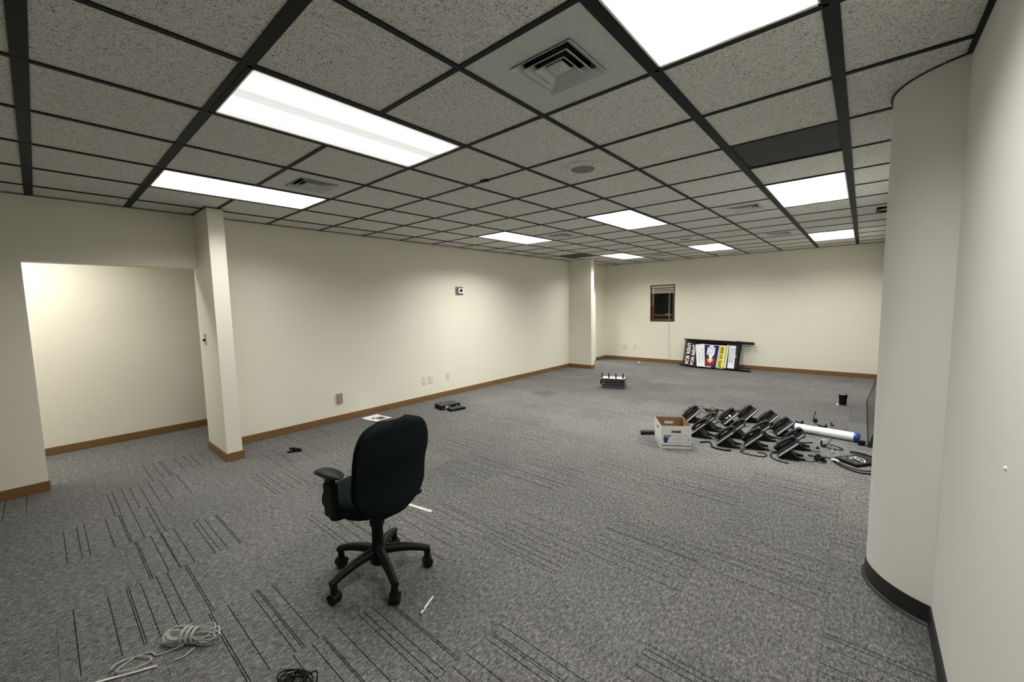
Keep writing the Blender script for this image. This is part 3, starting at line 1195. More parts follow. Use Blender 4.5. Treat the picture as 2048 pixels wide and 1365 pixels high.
# white paper labels on one phone
lab = [o for o in bpy.data.objects if o.get('label', '').startswith('black desk phone with white button')][0]
tl = math.radians(44)
R = Matrix(((1, 0, 0, 0), (0, math.cos(tl), -math.sin(tl), -.075), (0, math.sin(tl), math.cos(tl), .012), (0, 0, 0, 1)))
for a, c in (((-.005, .105, .0252), (.055, .124, .0262)), ((.005, .075, .0252), (.045, .086, .0262)), ((-.012, .060, .0252), (.004, .070, .0262))):
    b = MB()
    b.box(a, c, 0, 0, R)
    b.build('paper_label', 'paper', lab)


# ================================================================== LOOSE CABLES around the phones
def cable(label, pts, rr, mat='black_rubber', name='cable', n=6, plugs=()):
    t = thing(name, label, 'cable', (pts[0][0], pts[0][1], 0))
    off = Vector((pts[0][0], pts[0][1], 0))
    P = [Vector(p) - off for p in pts]
    MB().tube(smooth_path(P, n), rr, 6).build('cord', mat, t, True)
    for i in plugs:
        p = P[i]
        d = (P[i] - P[i - 1 if i else 1]).normalized()
        MB().cyl(p, p + d * .035, .007, .009, 8).build('plug', mat, t, True)
    return t


def tangle(cx, cy, rx, ry, loops, seed, z=.006, zj=.02):
    rr = random.Random(seed)
    pts = []
    for k in range(loops * 8):
        a = k * math.pi / 4 + rr.uniform(-.2, .2)
        s = rr.uniform(.55, 1.0)
        pts.append((cx + rx * s * math.cos(a), cy + ry * s * math.sin(a), z + rr.random() * zj))
    return pts


cable('tangled black cables behind the cardboard box and first phone', tangle(1.04, 5.30, .10, .10, 4, 1, .006, .07), .0045, plugs=(0, -1))
cable('thin dark cable loop left of the phone behind the box', [(.80, 5.20, .004), (.70, 5.45, .004), (.80, 5.58, .004), (.92, 5.42, .05), (.88, 5.22, .02), (.95, 5.10, .004)], .003)
cable('thick black cable lying in the back row between two phones', [(1.13, 5.52, .008), (1.25, 5.46, .008), (1.36, 5.44, .01), (1.44, 5.52, .012), (1.38, 5.58, .03), (1.26, 5.56, .012)], .008, plugs=(0,))
cable('thin cable looping left of the labelled phone', [(1.20, 5.14, .006), (1.11, 5.15, .006), (1.12, 5.04, .006), (1.20, 4.99, .006), (1.232, 4.90, .006), (1.21, 4.79, .006), (1.222, 4.69, .006)], .005)
cable('flat black cable curved in front of the phone by the white roll', [(1.84, 4.655, .007), (1.94, 4.62, .007), (2.05, 4.60, .007), (2.15, 4.62, .007), (2.22, 4.68, .007)], .006)
cable('black cable loop at the foot of the third front phone', [(1.70, 3.995, .006), (1.68, 3.93, .006), (1.76, 3.895, .006), (1.86, 3.90, .006), (1.905, 3.95, .006), (1.88, 4.015, .006), (1.82, 4.01, .006)], .005)
cable('thick black cable with plug left of the second front phone', [(1.30, 4.00, .009), (1.34, 4.04, .009), (1.385, 4.00, .009), (1.42, 3.90, .009), (1.52, 3.87, .009), (1.60, 3.90, .009)], .008, plugs=(0,))
cable('bundle of dark cable between the cardboard box pair and second front phone', tangle(1.385, 4.27, .035, .05, 3, 5, .006, .03), .006)
cable('black cable loop hugging the nearest phone', [(2.10, 3.86, .006), (1.98, 3.90, .006), (1.93, 4.02, .006), (1.97, 4.14, .006), (2.06, 4.16, .01)], .006)
cable('knotted black cable bundle right of the nearest phone', tangle(2.315, 4.11, .05, .05, 4, 9, .008, .05), .007)
cable('black cord running from the knotted bundle to the taped power cable', [(2.255, 4.22, .006), (2.31, 4.235, .006), (2.36, 4.25, .006), (2.392, 4.235, .006)], .005, plugs=(0,))
cable('thin pale wire trailing on the carpet beside the black headset', [(2.39, 4.455, .003), (2.36, 4.38, .003), (2.39, 4.33, .003), (2.44, 4.40, .003), (2.435, 4.55, .003), (2.42, 4.74, .003)], .0022, 'grey_cable')

# power adapter box with logo and cable
t = thing('power_box', 'flat black power adapter with white logo lying by the column', 'power adapter', (2.590, 4.30, 0), math.radians(-38))
MB().box((-.105, -.14, 0), (.105, .14, .028), 0, .006).build('body', 'black_plastic', t)
# logo: a slanted bar, an open letter and a wedge
b = MB()
zl = .0285


def strokes(b, pts, wd):
    for p, q in zip(pts, pts[1:]):
        p, q = Vector((*p, zl)), Vector((*q, zl))
        d = (q - p).normalized()
        s = Vector((-d.y, d.x, 0)) * wd / 2
        e = d * wd * .3
        b.prism([p - s - e, q - s + e, q + s + e, p + s - e], (0, 0, .0006))


strokes(b, [(-.052, .055), (-.052, -.030), (-.010, -.045)], .008)
strokes(b, [(-.005, .052), (-.032, .040), (-.034, .004), (-.008, -.006), (.030, -.010), (.085, -.022), (.040, .035), (-.005, .052)], .009)
strokes(b, [(-.008, -.006), (.010, .020)], .008)
b.build('logo', 'sign_white', t)
b = MB()
for k, (x0, y0, L) in enumerate(((-.075, -.075, .03), (-.075, -.090, .045), (-.02, -.085, .03), (.035, -.095, .04), (.085, -.09, .025))):
    b.box((x0, y0 - .004, zl), (x0 + L, y0 + .003, zl + .0005))
b.build('small_print', 'print_grey', t)
cable('black power cable looped twice around the flat adapter', [(2.405, 4.20, .008), (2.46, 4.09, .006), (2.56, 4.00, .006), (2.66, 3.99, .006), (2.76, 4.10, .006), (2.81, 4.28, .006), (2.80, 4.42, .006), (2.70, 4.53, .006), (2.61, 4.585, .008), (2.535, 4.575, .010), (2.55, 4.535, .010), (2.60, 4.525, .012), (2.70, 4.47, .014), (2.785, 4.38, .016), (2.79, 4.27, .016), (2.73, 4.13, .016), (2.65, 4.035, .014), (2.56, 4.045, .012), (2.47, 4.12, .010), (2.41, 4.215, .014)], .0055, n=8)
t = thing('cable_tag', 'white tag on the looped power cable', 'tag', (2.425, 4.165, .022), .4)
MB().box((-.022, -.010, -.004), (.022, .012, .010), 0, .003).build('wrap', 'paper', t)
MB().box((.010, -.030, -.006), (.030, -.004, .004), 0, .002).build('flap', 'paper', t)

# ================================================================== white roll and things around it
t = thing('banner_roll', 'white vinyl banner roll with blue end cap lying behind the phones', 'banner roll', (2.025, 5.060, 0.050), 0)
ax = Vector((0.53, -0.060, 0))
d = ax.normalized()
side = Vector((-d.y, d.x, 0))
b = MB()
rg = []
for q in range(25):
    v = q / 24
    c3 = ax * v
    ring = []
    for m in range(20):
        an = 2 * math.pi * m / 20
        rr = .047 * (1 + .05 * math.sin(7 * v + 2 * an) * math.exp(-((v - .25) / .15) ** 2) * 2)
        ring.append(c3 + side * (rr * math.cos(an)) + Vector((0, 0, rr * math.sin(an))))
    rg.append(ring)
b.rings(rg)
b.build('vinyl_sheet', 'vinyl', t, True)
for e0, e1 in ((ax, ax + d * .05), (-d * .03, Vector((0, 0, 0)))):
    b = MB()
    rg = []
    for v, rr in ((0, .049), (.3, .0505), (.8, .046), (1.0, .036)):
        vv = v if e1.length > .1 else 1 - v
        c3 = e0 + (e1 - e0) * vv
        rg.append([c3 + side * (rr * math.cos(2 * math.pi * m / 20)) + Vector((0, 0, rr * math.sin(2 * math.pi * m / 20))) for m in range(20)])
    b.rings(rg)
    b.build('end_cap', 'blue_cap', t, True)
MB().tube([ax + d * .02 + Vector((0, -.03, -.045)), ax + d * .07 + Vector((0, -.05, -.044))], .006, 6).build('strap', 'black_rubber', t, True)
t = thing('dark_tubing', 'thin black pole lying along the far side of the white roll', 'tubing', (1.93, 5.165, .012), 0)  # thin black tube added for the dark line behind the roll
MB().cyl((0, 0, 0), (.60, -.055, 0), .011, seg=12).build('shaft', 'black_metal', t, True)
MB().cyl((.60, -.055, 0), (.62, -.057, 0), .0118, seg=12).build('tip', 'black_rubber', t, True)


def dock(label, x, y, rz, boom):
    t = thing('headset_dock', label, 'headset dock', (x, y, 0), rz)
    MB().box((-.05, -.04, 0), (.05, .04, .022), 0, .007).build('base', 'black_plastic', t)
    b = MB()
    b.prism([(-.036, -.012, .02), (.036, -.012, .02), (.040, -.012, .082), (.024, -.012, .062), (-.024, -.012, .062), (-.040, -.012, .078)], (0, .024, 0))
    b.build('cradle', 'black_plastic', t)
    if boom:
        MB().tube(smooth_path([(-.03, 0, .066), (-.075, 0, .085), (-.098, 0, .115), (-.098, 0, .16), (-.085, 0, .215)], 5), .004, 6).build('mic_boom', 'black_plastic', t, True)
        MB().box((-.100, -.018, .10), (-.066, .018, .145), 0, .006).build('earpiece', 'black_rubber', t)
        MB().lathe((-.085, 0, .215), [(.003, -.005), (.006, 0), (.006, .014), (.002, .018)], 10).build('mic_tip', 'black_rubber', t, True)
    return t


dock('small black headset dock behind the left part of the white roll', 2.045, 5.275, .65, False)
dock('black headset dock with upright microphone boom behind the white roll', 2.270, 5.250, .55, True)
tag(MB().tube(smooth_path([(2.325, 5.66, .005), (2.34, 5.60, .02), (2.335, 5.53, .005)], 4) + [Vector((2.36, 5.55, .006))], .007, 6).build('clip', 'black_plastic', None, True), 'tiny black clip on the carpet beyond the headset dock', 'clip')
# headset in front of the roll
t = thing('headset', 'black wire headset lying in front of the white roll', 'headset', (2.315, 4.62, 0), .2)
MB().tube(smooth_path([(0, 0, .018), (.05, .04, .02), (.12, .03, .010), (.155, -.04, .006), (.10, -.07, .006), (.02, -.06, .010)], 6), .005, 6).build('headband', 'black_plastic', t, True)
MB().lathe((0, -.01, .0), [(.02, 0.0), (.026, .006), (.024, .018), (.012, .026)], 16).build('earpad', 'black_rubber', t, True)
MB().box((-.022, .015, 0), (-.006, .035, .055), 0, .005).build('earclip', 'black_plastic', t)
MB().tube(smooth_path([(.01, -.03, .02), (.05, .03, .045), (.09, .09, .075)], 5), .0035, 6).build('mic_boom', 'black_plastic', t, True)
MB().box((-.01, .055, .05), (.03, .062, .062), 0, .002).build('mic_tag', 'paper', t)
tag(MB().lathe((2.275, 4.505, 0), [(.012, 0), (.014, .008), (.010, .02), (.003, .024)], 12).build('rubber_stopper', 'black_rubber', None, True), 'tiny black cap on the carpet in front of the headset', 'cap')
tag(MB().lathe((2.395, 4.475, 0), [(.010, 0), (.012, .012), (.006, .03), (.002, .034)], 12).build('bottle_stopper', 'clear_plastic', None, True), 'tiny clear cap on the carpet beside the pale wire', 'cap')
t = thing('power_plug', 'small black plug-in adapter at the foot of the leaning panel', 'power adapter', (2.618, 4.90, 0), .3)
MB().box((-.028, -.022, 0), (.028, .022, .052), 0, .006).build('body', 'black_plastic', t)
MB().tube(smooth_path([(.02, -.02, .01), (.045, -.04, .005), (.04, -.07, .005)], 4), .004, 6).build('cord', 'black_rubber', t, True)

# leaning glossy panels
t = thing('leaning_panel', 'long dark glossy panel leaning against the right wall past the column', 'panel', (2.668, 4.86, 0), 0)
LP, HP = 2.45, 0.66
lean = math.atan2(XR - .012 - 2.690, .63)
un = Vector((math.sin(lean), 0, math.cos(lean)))
nn = Vector((math.cos(lean), 0, -math.sin(lean)))
q0 = Vector((0, 0, 0.004))
b = MB()
b.prism([q0, q0 + un * HP, q0 + un * HP + nn * .016, q0 + nn * .016], (0, LP, 0))
b.build('board', 'panel_gloss', t)
for a, c in ((0, .02), (HP - .02, HP)):
    b = MB()
    b.prism([q0 + un * a - nn * .003, q0 + un * c - nn * .003, q0 + un * c, q0 + un * a], (0, LP, 0))
    b.build('edge_strip', 'black_metal', t)
for yy in (0, LP - .018):
    b = MB()
    b.prism([q0 + un * .02 - nn * .003 + Vector((0, yy, 0)), q0 + un * (HP - .02) - nn * .003 + Vector((0, yy, 0)), q0 + un * (HP - .02) + Vector((0, yy, 0)), q0 + un * .02 + Vector((0, yy, 0))], (0, .018, 0))
    b.build('edge_strip', 'black_metal', t)

# tumbler
t = thing('tumbler', 'black tumbler with steel rim standing alone on the carpet', 'tumbler', (2.403, 6.90, 0))
MB().lathe((0, 0, 0), [(.040, 0), (.042, .004), (.052, .150), (.054, .152)], 28).build('body', 'black_plastic', t, True)
MB().lathe((0, 0, 0), [(.0545, .150), (.055, .158), (.050, .160), (.048, .156)], 28).build('rim', 'steel', t, True)
MB().lathe((0, 0, 0), [(.048, .155), (.044, .162), (.010, .163), (.002, .163)], 28).build('lid', 'charcoal', t, True)
t = thing('pale_oddment', 'small pale wrapper lying at the foot of the black tumbler', 'oddment', (2.345, 6.84, 0))  # unidentified small pale thing, modelled as a crumpled lump
MB().rings([[(-.02, -.012, 0), (.014, -.016, 0), (.02, .008, 0), (-.01, .016, 0)], [(-.015, -.004, .020), (.008, -.010, .013), (.012, .006, .018), (-.006, .010, .014)]]).build('paper', 'white_plastic', t)
MB().box((-.03, -.012, 0), (-.012, .006, .006), 0, .002).build('tab', 'black_rubber', t)


# ================================================================== CARDBOARD BOX
bu = Vector((.257, .158, 0)).normalized()
bang = math.atan2(bu.y, bu.x)
t = thing('cardboard_box', 'open white cardboard file box with blue label', 'box', (1.004, 3.558, 0), bang)
BW, BD, BHt = .302, .362, .245
th = .004


def side_with_hole(name, L, place):
    """panel in local (x along, z up) with a hand hole; place maps (x,y,z)->Vector; y is outward"""
    hx0, hx1, hz0, hz1 = L / 2 - .048, L / 2 + .048, .168, .196
    b = MB()
    xs = [0, hx0, hx1, L]
    zs = [0, hz0, hz1, BHt]
    for i in range(3):
        for j in range(3):
            if i == 1 and j == 1:
                continue
            co = [(xs[i], 0, zs[j]), (xs[i + 1], 0, zs[j]), (xs[i + 1], 0, zs[j + 1]), (xs[i], 0, zs[j + 1])]
            b.poly([place(*c) for c in co], 0)
            b.poly([place(c[0], -th, c[2]) for c in co], 1)
    # rim top and hole rims
    b.poly([place(0, 0, BHt), place(L, 0, BHt), place(L, -th, BHt), place(0, -th, BHt)], 1)
    for (a, c) in (((hx0, hz0), (hx1, hz0)), ((hx1, hz0), (hx1, hz1)), ((hx1, hz1), (hx0, hz1)), ((hx0, hz1), (hx0, hz0))):
        b.poly([place(a[0], 0, a[1]), place(c[0], 0, c[1]), place(c[0], -th, c[1]), place(a[0], -th, a[1])], 1)
    return b.build(name, ['card_white', 'kraft'], t)


fp = side_with_hole('side_panel', BW, lambda x, y, z: Vector((x, -y, z)))
lp = side_with_hole('side_panel', BD, lambda x, y, z: Vector((-y, BD - x, z)))
side_with_hole('side_panel', BW, lambda x, y, z: Vector((BW - x, BD + y, z)))
rp_ = side_with_hole('side_panel', BD, lambda x, y, z: Vector((BW + y, x, z)))
MB().box((th, th, .002), (BW - th, BD - th, .006)).build('bottom', 'kraft', t)


def on_front(name, x0, x1, z0, z1, mat, par, e=.0006):
    return MB().box((x0, -e, z0), (x1, -e + .0004, z1)).build(name, mat, par)


on_front('printed_band', .006, BW - .001, .028, .036, 'print_dark', fp)
# label: outlined box, blue block with curved edge
lab_ = on_front('label_outline', .027, .272, .062, .143, 'print_dark', fp)
on_front('label_field', .030, .269, .065, .140, 'card_white', lab_, .0009)
b = MB()
pts = [Vector((.030, -.0012, .066)), Vector((.064, -.0012, .066))]
for k in range(9):
    a = math.pi - (math.pi / 2) * k / 8
    pts.append(Vector((.114 + .050 * math.cos(a), -.0012, .066 + .074 * math.sin(a))))
pts.append(Vector((.030, -.0012, .140)))
b.prism(pts, (0, -.0003, 0))
b.build('blue_block', 'print_blue', lab_)
on_front('print_mark', .037, .078, .122, .134, 'paper_line', lab_, .0017)
for x0, x1, z in ((.105, .225, .094), (.150, .200, .122), (.105, .255, .108)):
    on_front('print_line', x0, x1, z, z + .0025, 'print_grey', lab_, .0014)
on_front('print_tick', .010, .028, .098, .102, 'print_blue', fp)
on_front('print_tick', .272, .296, .098, .102, 'print_blue', fp)
on_front('print_line', .09, .215, .046, .048, 'print_grey', fp)
MB().box((-.0006, .004, .028), (-.0002, BD - .004, .036)).build('printed_band', 'print_dark', lp)
MB().box((-.0006, .03, .072), (-.0002, .11, .078)).build('print_line', 'print_grey', lp)

# black handset lying left of the box
t = thing('loose_handset', 'black telephone handset lying on the carpet left of the cardboard box', 'handset', (.695, 3.905, 0), math.radians(38))
b = MB()
rg = []
for q in range(15):
    v = q / 14
    e = abs(2 * v - 1)
    hw = .025 + .003 * max(0, e - .6) / .4
    hh = .023 + .004 * max(0, e - .6) / .4
    if q in (0, 14):
        hw *= .85
        hh *= .85
    rg.append([Vector((-.06 + .21 * v, hw * math.cos(2 * math.pi * m / 12), .029 + hh * math.sin(2 * math.pi * m / 12))) for m in range(12)])
b.rings(rg)
b.build('grip', 'black_handset', t, True)
for xx in (-.035, .125):
    MB().cyl((xx, 0, .018), (xx, 0, .001), .019, .021, 16).build('ear_cup', 'black_plastic', t, True)

# ================================================================== EQUIPMENT STACK (router on switches)
su = math.atan2(.131, .414)
GST = 'stacked network equipment in the middle of the floor'
S0 = Vector((-1.000, 5.930, 0))


def st_pt(lx, ly, z):
    return (S0.x + lx * math.cos(su) - ly * math.sin(su), S0.y + lx * math.sin(su) + ly * math.cos(su), z)


t = thing('equipment_box', 'grey metal box at the bottom of the router stack', 'network device', st_pt(.025, 0, 0), su, GST)
MB().box((0, 0, 0), (.40, .26, .078), 0, .004).build('case', 'grey_box', t)
MB().box((.01, -.001, .010), (.39, .001, .068)).build('front_plate', 'charcoal', t)
for lb, z, dx in (('lower black switch in the router stack', .079, 0), ('upper black switch in the router stack', .124, .004)):
    t = thing('network_switch', lb, 'network device', st_pt(dx - .005, -.01, z), su, GST)
    MB().box((0, 0, 0), (.425, .25, .042), 0, .005).build('case', 'black_gloss', t)
    MB().box((.03, -.0012, .012), (.10, .0, .022)).build('front_label', 'print_grey', t)
    MB().box((.12, -.0012, .010), (.38, .0, .030)).build('port_row', 'charcoal', t)
t = thing('wifi_router', 'router with white front and four black antennas on top of the stack', 'router', st_pt(.015, .0, .167), su, GST)
MB().box((0, 0, .0), (.415, .17, .013), 0, .003).build('base', 'black_plastic', t)
MB().box((.004, .004, .013), (.411, .16, .034), 0, .005).build('case', 'white_plastic', t)
for k, xx in enumerate((.018, .137, .262, .385)):
    an = MB().lathe((xx, .012, .030), [(.014, 0), (.014, .016), (.012, .020), (.011, .082), (.005, .088)], 12).build('antenna', 'black_plastic', t, True)

# ================================================================== MODEMS by the left wall
mu_ = math.atan2(.975, .22)
t = thing('set_top_box', 'larger black box with white port label near the left wall', 'network device', (-2.130, 3.170, 0), mu_)
MB().box((0, 0, .004), (.315, .235, .066), 0, .003).build('case', 'black_plastic', t)
MB().box((.004, .004, .066), (.311, .231, .068)).build('lid', 'charcoal', t)
MB().box((.066, -.0012, .012), (.112, .0, .056)).build('port_label', 'paper_line', t)
for k in range(3):
    MB().cyl((.022 + k * .016, -.004, .024 + (k % 2) * .018), (.022 + k * .016, .0, .024 + (k % 2) * .018), .006, seg=10).build('connector', 'steel', t, True)
MB().box((.125, -.0015, .02), (.145, 0, .05)).build('port', 'print_grey', t)
MB().box((.24, -.0015, .03), (.27, 0, .045)).build('port', 'print_grey', t)
for xx, yy in ((.02, .02), (.295, .02), (.02, .215), (.295, .215)):
    MB().cyl((xx, yy, 0), (xx, yy, .005), .01, seg=10).build('foot', 'black_rubber', t)
t = thing('modem', 'small flat black modem in front of the larger black box', 'network device', (-1.955, 3.205, 0), mu_)
MB().box((0, 0, .003), (.245, .145, .036), 0, .008).build('case', 'black_plastic', t)
MB().box((.012, .012, .036), (.233, .133, .037)).build('lid', 'charcoal', t)
MB().cyl((.03, -.001, .02), (.03, .002, .02), .006, seg=10).build('button', 'silver', t)
for xx, yy in ((.02, .02), (.225, .02), (.02, .125), (.225, .125)):
    MB().cyl((xx, yy, 0), (xx, yy, .004), .008, seg=10).build('foot', 'black_rubber', t)

# sheet of paper
t = thing('paper_sheet', 'white sheet of paper with a dark printed picture by the left baseboard', 'paper', (-2.545, 2.345, 0), math.radians(2))
b = MB()
rg = []
for q in range(9):
    x = -.188 + .376 * q / 8
    z = .003 + .012 * (q / 8) ** 3
    rg.append([(x, -.125, z), (x, .125, z), (x, .125, z + .0012), (x, -.125, z + .0012)])
b.rings(rg)
b.build('sheet', 'paper', t)
for x0, x1, y0, y1 in ((-.01, .14, -.03, .075), ):
    MB().box((x0, y0, .0085), (x1, y1, .0140)).build('printed_picture', 'print_grey', t)
    MB().box((x0 + .05, y0 + .015, .0141), (x1 - .02, y1 - .03, .0146)).build('printed_detail', 'charcoal', t)
MB().lathe((-.005, -.035, .0142), [(.034, 0), (.034, .0008), (.02, .001)], 20).build('printed_emblem', 'charcoal', t)
MB().lathe((.005, -.035, .0150), [(.020, 0), (.020, .0005), (.01, .0006)], 20).build('printed_emblem', 'paper', t)

# ================================================================== small things on the near floor
t = thing('plastic_strip', 'white plastic strip lying on the carpet beyond the chair', 'strip', (0.005, 1.158, 0), math.atan2(.048, .261))
MB().box((-.20, -.013, 0), (.145, .013, .003), 0, .001).build('strip', 'white_plastic', t)
MB().box((-.20, -.002, .003), (.145, .002, .005)).build('ridge', 'white_plastic', t)
t = thing('pen', 'white pen with black tip on the carpet in front of the chair', 'pen', (.912, .554, .006), math.atan2(.611 - .496, .888 - .937))
MB().lathe((0, 0, 0), [(.002, -.066), (.0045, -.058), (.0062, -.045), (.0062, -.018), (.0052, -.010), (.005, .058), (.003, .066)], 14, axis='X').build('barrel', 'white_plastic', t, True)
MB().lathe((0, 0, 0), [(.0012, -.076), (.0028, -.066), (.0030, -.060)], 10, axis='X').build('tip', 'black_plastic', t, True)
MB().box((-.044, -.003, .004), (-.030, .003, .0075), 0, .001).build('logo_print', 'charcoal', t)
MB().box((-.030, -.002, .0062), (.0, .002, .0085), 0, .0008).build('clip', 'white_plastic', t)
t = thing('belt_clip', 'small black plastic clip on the carpet near the wall stub', 'clip', (-2.075, 1.07, 0), math.atan2(.102, .058))
b = MB()
b.prism([(-.075, -.018, 0), (.062, -.018, 0), (.070, -.018, .012), (.040, -.018, .034), (.0, -.018, .036), (-.03, -.018, .020), (-.075, -.018, .010)], (0, .040, 0))
b.build('body', 'black_plastic', t)
MB().box((-.055, -.012, .030), (.005, .016, .050), 0, .006).build('jaw', 'black_plastic', t)

# ---- grey cable hank
A = Vector((.135, -.375, 0))
Bv = Vector((.322, -.212, 0))
mid = (A + Bv) / 2
dirv = (Bv - A).normalized()
t = thing('cable_hank', 'hank of grey network cable tied in the middle, on the near carpet', 'cable', (mid.x, mid.y, 0), math.atan2(dirv.y, dirv.x))
rr = random.Random(11)
b = MB()
pts = []
for k in range(8):
    L = rr.uniform(.100, .145)
    Wd = rr.uniform(.026, .066)
    zc = .012 + .005 * k * .8
    for m in range(20):
        a = 2 * math.pi * m / 20
        x = L * math.cos(a)
        pinch = .28 + .72 * min(1, abs(x) / (L * .75)) ** 1.2
        y = Wd * math.sin(a) * pinch + .006 * math.sin(k * 2.1)
        z = zc + .012 * math.sin(a + k) * (.4 + abs(x) / L) + rr.uniform(-.002, .002)
        pts.append(Vector((x, y, max(.005, z))))
b.tube(pts, .0036, 6)
b.build('loops', 'grey_cable', t, True)
b = MB()
pts = []
for m in range(6 * 14):
    a = 2 * math.pi * m / 14
    xx = -.042 + .075 * m / 84
    pts.append(Vector((xx + .004 * math.sin(a * .5), .036 * math.cos(a), max(.005, .030 + .031 * math.sin(a)))))
b.tube(pts, .0036, 6)
b.build('wraps', 'grey_cable', t, True)


def to_local(p, z=.005):
    dd = Vector((p[0], p[1], 0)) - mid
    return Vector((dd.dot(dirv), dd.dot(Vector((-dirv.y, dirv.x, 0))), z))


tail = [(.250, -.330, .020), (.225, -.372, .006), (.205, -.420, .005), (.168, -.433, .006), (.145, -.478, .005), (.163, -.530, .005), (.200, -.548, .016), (.238, -.502, .018), (.248, -.452, .020), (.215, -.440, .014), (.165, -.468, .010), (.133, -.505, .006), (.140, -.548, .012), (.168, -.566, .018)]
MB().tube(smooth_path([to_local(p[:2], p[2]) for p in tail], 6), .0036, 6).build('tail', 'grey_cable', t, True)
tail2 = [(.300, -.300, .012), (.312, -.338, .006), (.305, -.372, .005)]
MB().tube(smooth_path([to_local(p[:2], p[2]) for p in tail2], 6), .0036, 6).build('tail', 'grey_cable', t, True)
MB().tube(smooth_path([to_local((.26, -.28), .05), to_local((.30, -.235), .062), to_local((.305, -.215), .055)], 6), .0036, 6).build('tail', 'grey_cable', t, True)

t = thing('white_cord', 'flat white cord entering from the bottom edge beside the grey cable', 'cord', (.20, -.57, 0))
P = [(.10, -.86), (.165, -.66), (.192, -.600), (.225, -.540), (.262, -.470), (.281, -.434)]
b = MB()
sp = smooth_path([(x - .20, y + .57, .005) for x, y in P], 6)
rg = []
for i, p in enumerate(sp):
    dd = (sp[min(i + 1, len(sp) - 1)] - sp[max(i - 1, 0)]).normalized()
    s_ = Vector((-dd.y, dd.x, 0)) * (.0045 if i < len(sp) - 6 else .003)
    rg.append([p - s_, p + s_, p + s_ + Vector((0, 0, .003)), p - s_ + Vector((0, 0, .003))])
b.rings(rg)
b.build('cord', 'white_cable', t)
MB().cyl((.262 - .20, -.470 + .57, .007), (.283 - .20, -.430 + .57, .007), .005, .004, 8).build('connector', 'white_plastic', t, True)

t = thing('black_cable_hank', 'coil of black cable cut by the bottom edge of the picture', 'cable', (.846, -.080, 0), math.radians(35))
t.scale = (.78, .78, .78)
b = MB()
pts = []
for k in range(7):
    R1, R2 = rr.uniform(.045, .085), rr.uniform(.028, .055)
    for m in range(18):
        a = 2 * math.pi * m / 18
        pts.append(Vector((R1 * math.cos(a) + .02 * math.sin(k * 1.7), R2 * math.sin(a) + .012 * math.cos(k * 2.3), .008 + .005 * k + .010 * math.sin(a + k * .9) + .006)))
b.tube(pts, .0040, 6)
b.build('loops', 'black_rubber', t, True)
MB().tube(smooth_path([(.05, .03, .03), (.10, .05, .045), (.125, .0, .02), (.09, -.05, .006)], 6), .0040, 6).build('tail', 'black_rubber', t, True)
b = MB()
b.tube([Vector((-.02, .05 * math.cos(a), max(.005, .024 + .024 * math.sin(a)))) for a in [k * 2 * math.pi / 14 for k in range(14)]], .0045, 6, 0, True)
b.build('tie', 'black_rubber', t, True)

# ================================================================== REAL-ESTATE SIGNS leaning on the back wall
up = Vector((0, .33, .58)).normalized()
nrm = Vector((0, -up.z, up.y))          # toward the room
B0 = Vector((0, 9.25, 0))


def SP(s, t_, o=0.0):
    return B0 + Vector((s, 0, 0)) + up * t_ + nrm * o


def quad_panel(b, q, o, th_=.004, mi=0):
    pts = [SP(s, t_, o) for s, t_ in q]
    b.prism(pts, nrm * th_, mi)


def bar(b, a, c, r_, o):
    b.tube([SP(*a, o), SP(*c, o)], r_, 4)


def sign_text(par, body, size, mat, s, t_, o, width=None, tilt=0.0, bold=0.0):
    """lettering reading bottom to top: text x -> up the sign, text y -> toward -s"""
    xa = (up * math.cos(tilt) + Vector((1, 0, 0)) * math.sin(tilt)).normalized()
    ya = (Vector((-1, 0, 0)) * math.cos(tilt) + up * math.sin(tilt)).normalized()
    m = Matrix(((xa.x, ya.x, nrm.x, 0), (xa.y, ya.y, nrm.y, 0), (xa.z, ya.z, nrm.z, 0), (0, 0, 0, 1)))
    m.translation = SP(s, t_, o)
    return lettering('lettering', body, size, mat, par, m, width, bold)


def sign_thing(name, label, cat, push=0.0):
    t = thing(name, label, cat, tuple(nrm * push))
    return t


GS = 'yard signs leaning on the back wall'
# rear sign: frame + FOR RENT
tA = tag(sign_thing('yard_sign', 'rear black steel yard sign frame showing the leftmost FOR RENT panel', 'sign'), None, None, GS)
b = MB()
for t_ in (.028, .700):
    bar(b, (-.70, t_ + .01), (.79, t_ - .02), .017, .016)
bar(b, (-.625, .02), (-.655, .71), .013, .016)
bar(b, (.545, .02), (.535, .70), .016, .016)
b.build('frame', 'black_metal', tA)
b = MB()
quad_panel(b, [(-.600, .045), (-.440, .035), (-.480, .650), (-.620, .660)], .020, .006)
pA = b.build('rider_panel', 'sign_maroon', tA)
b = MB()
quad_panel(b, [(-.600, .030), (.530, .020), (.525, .690), (-.640, .705)], .004, .010)
b.build('backing_panel', 'print_dark', tA)
sign_text(tA, 'FOR RENT', .13, 'sign_white', -.535, .342, .0275, .55, -.035, .004)
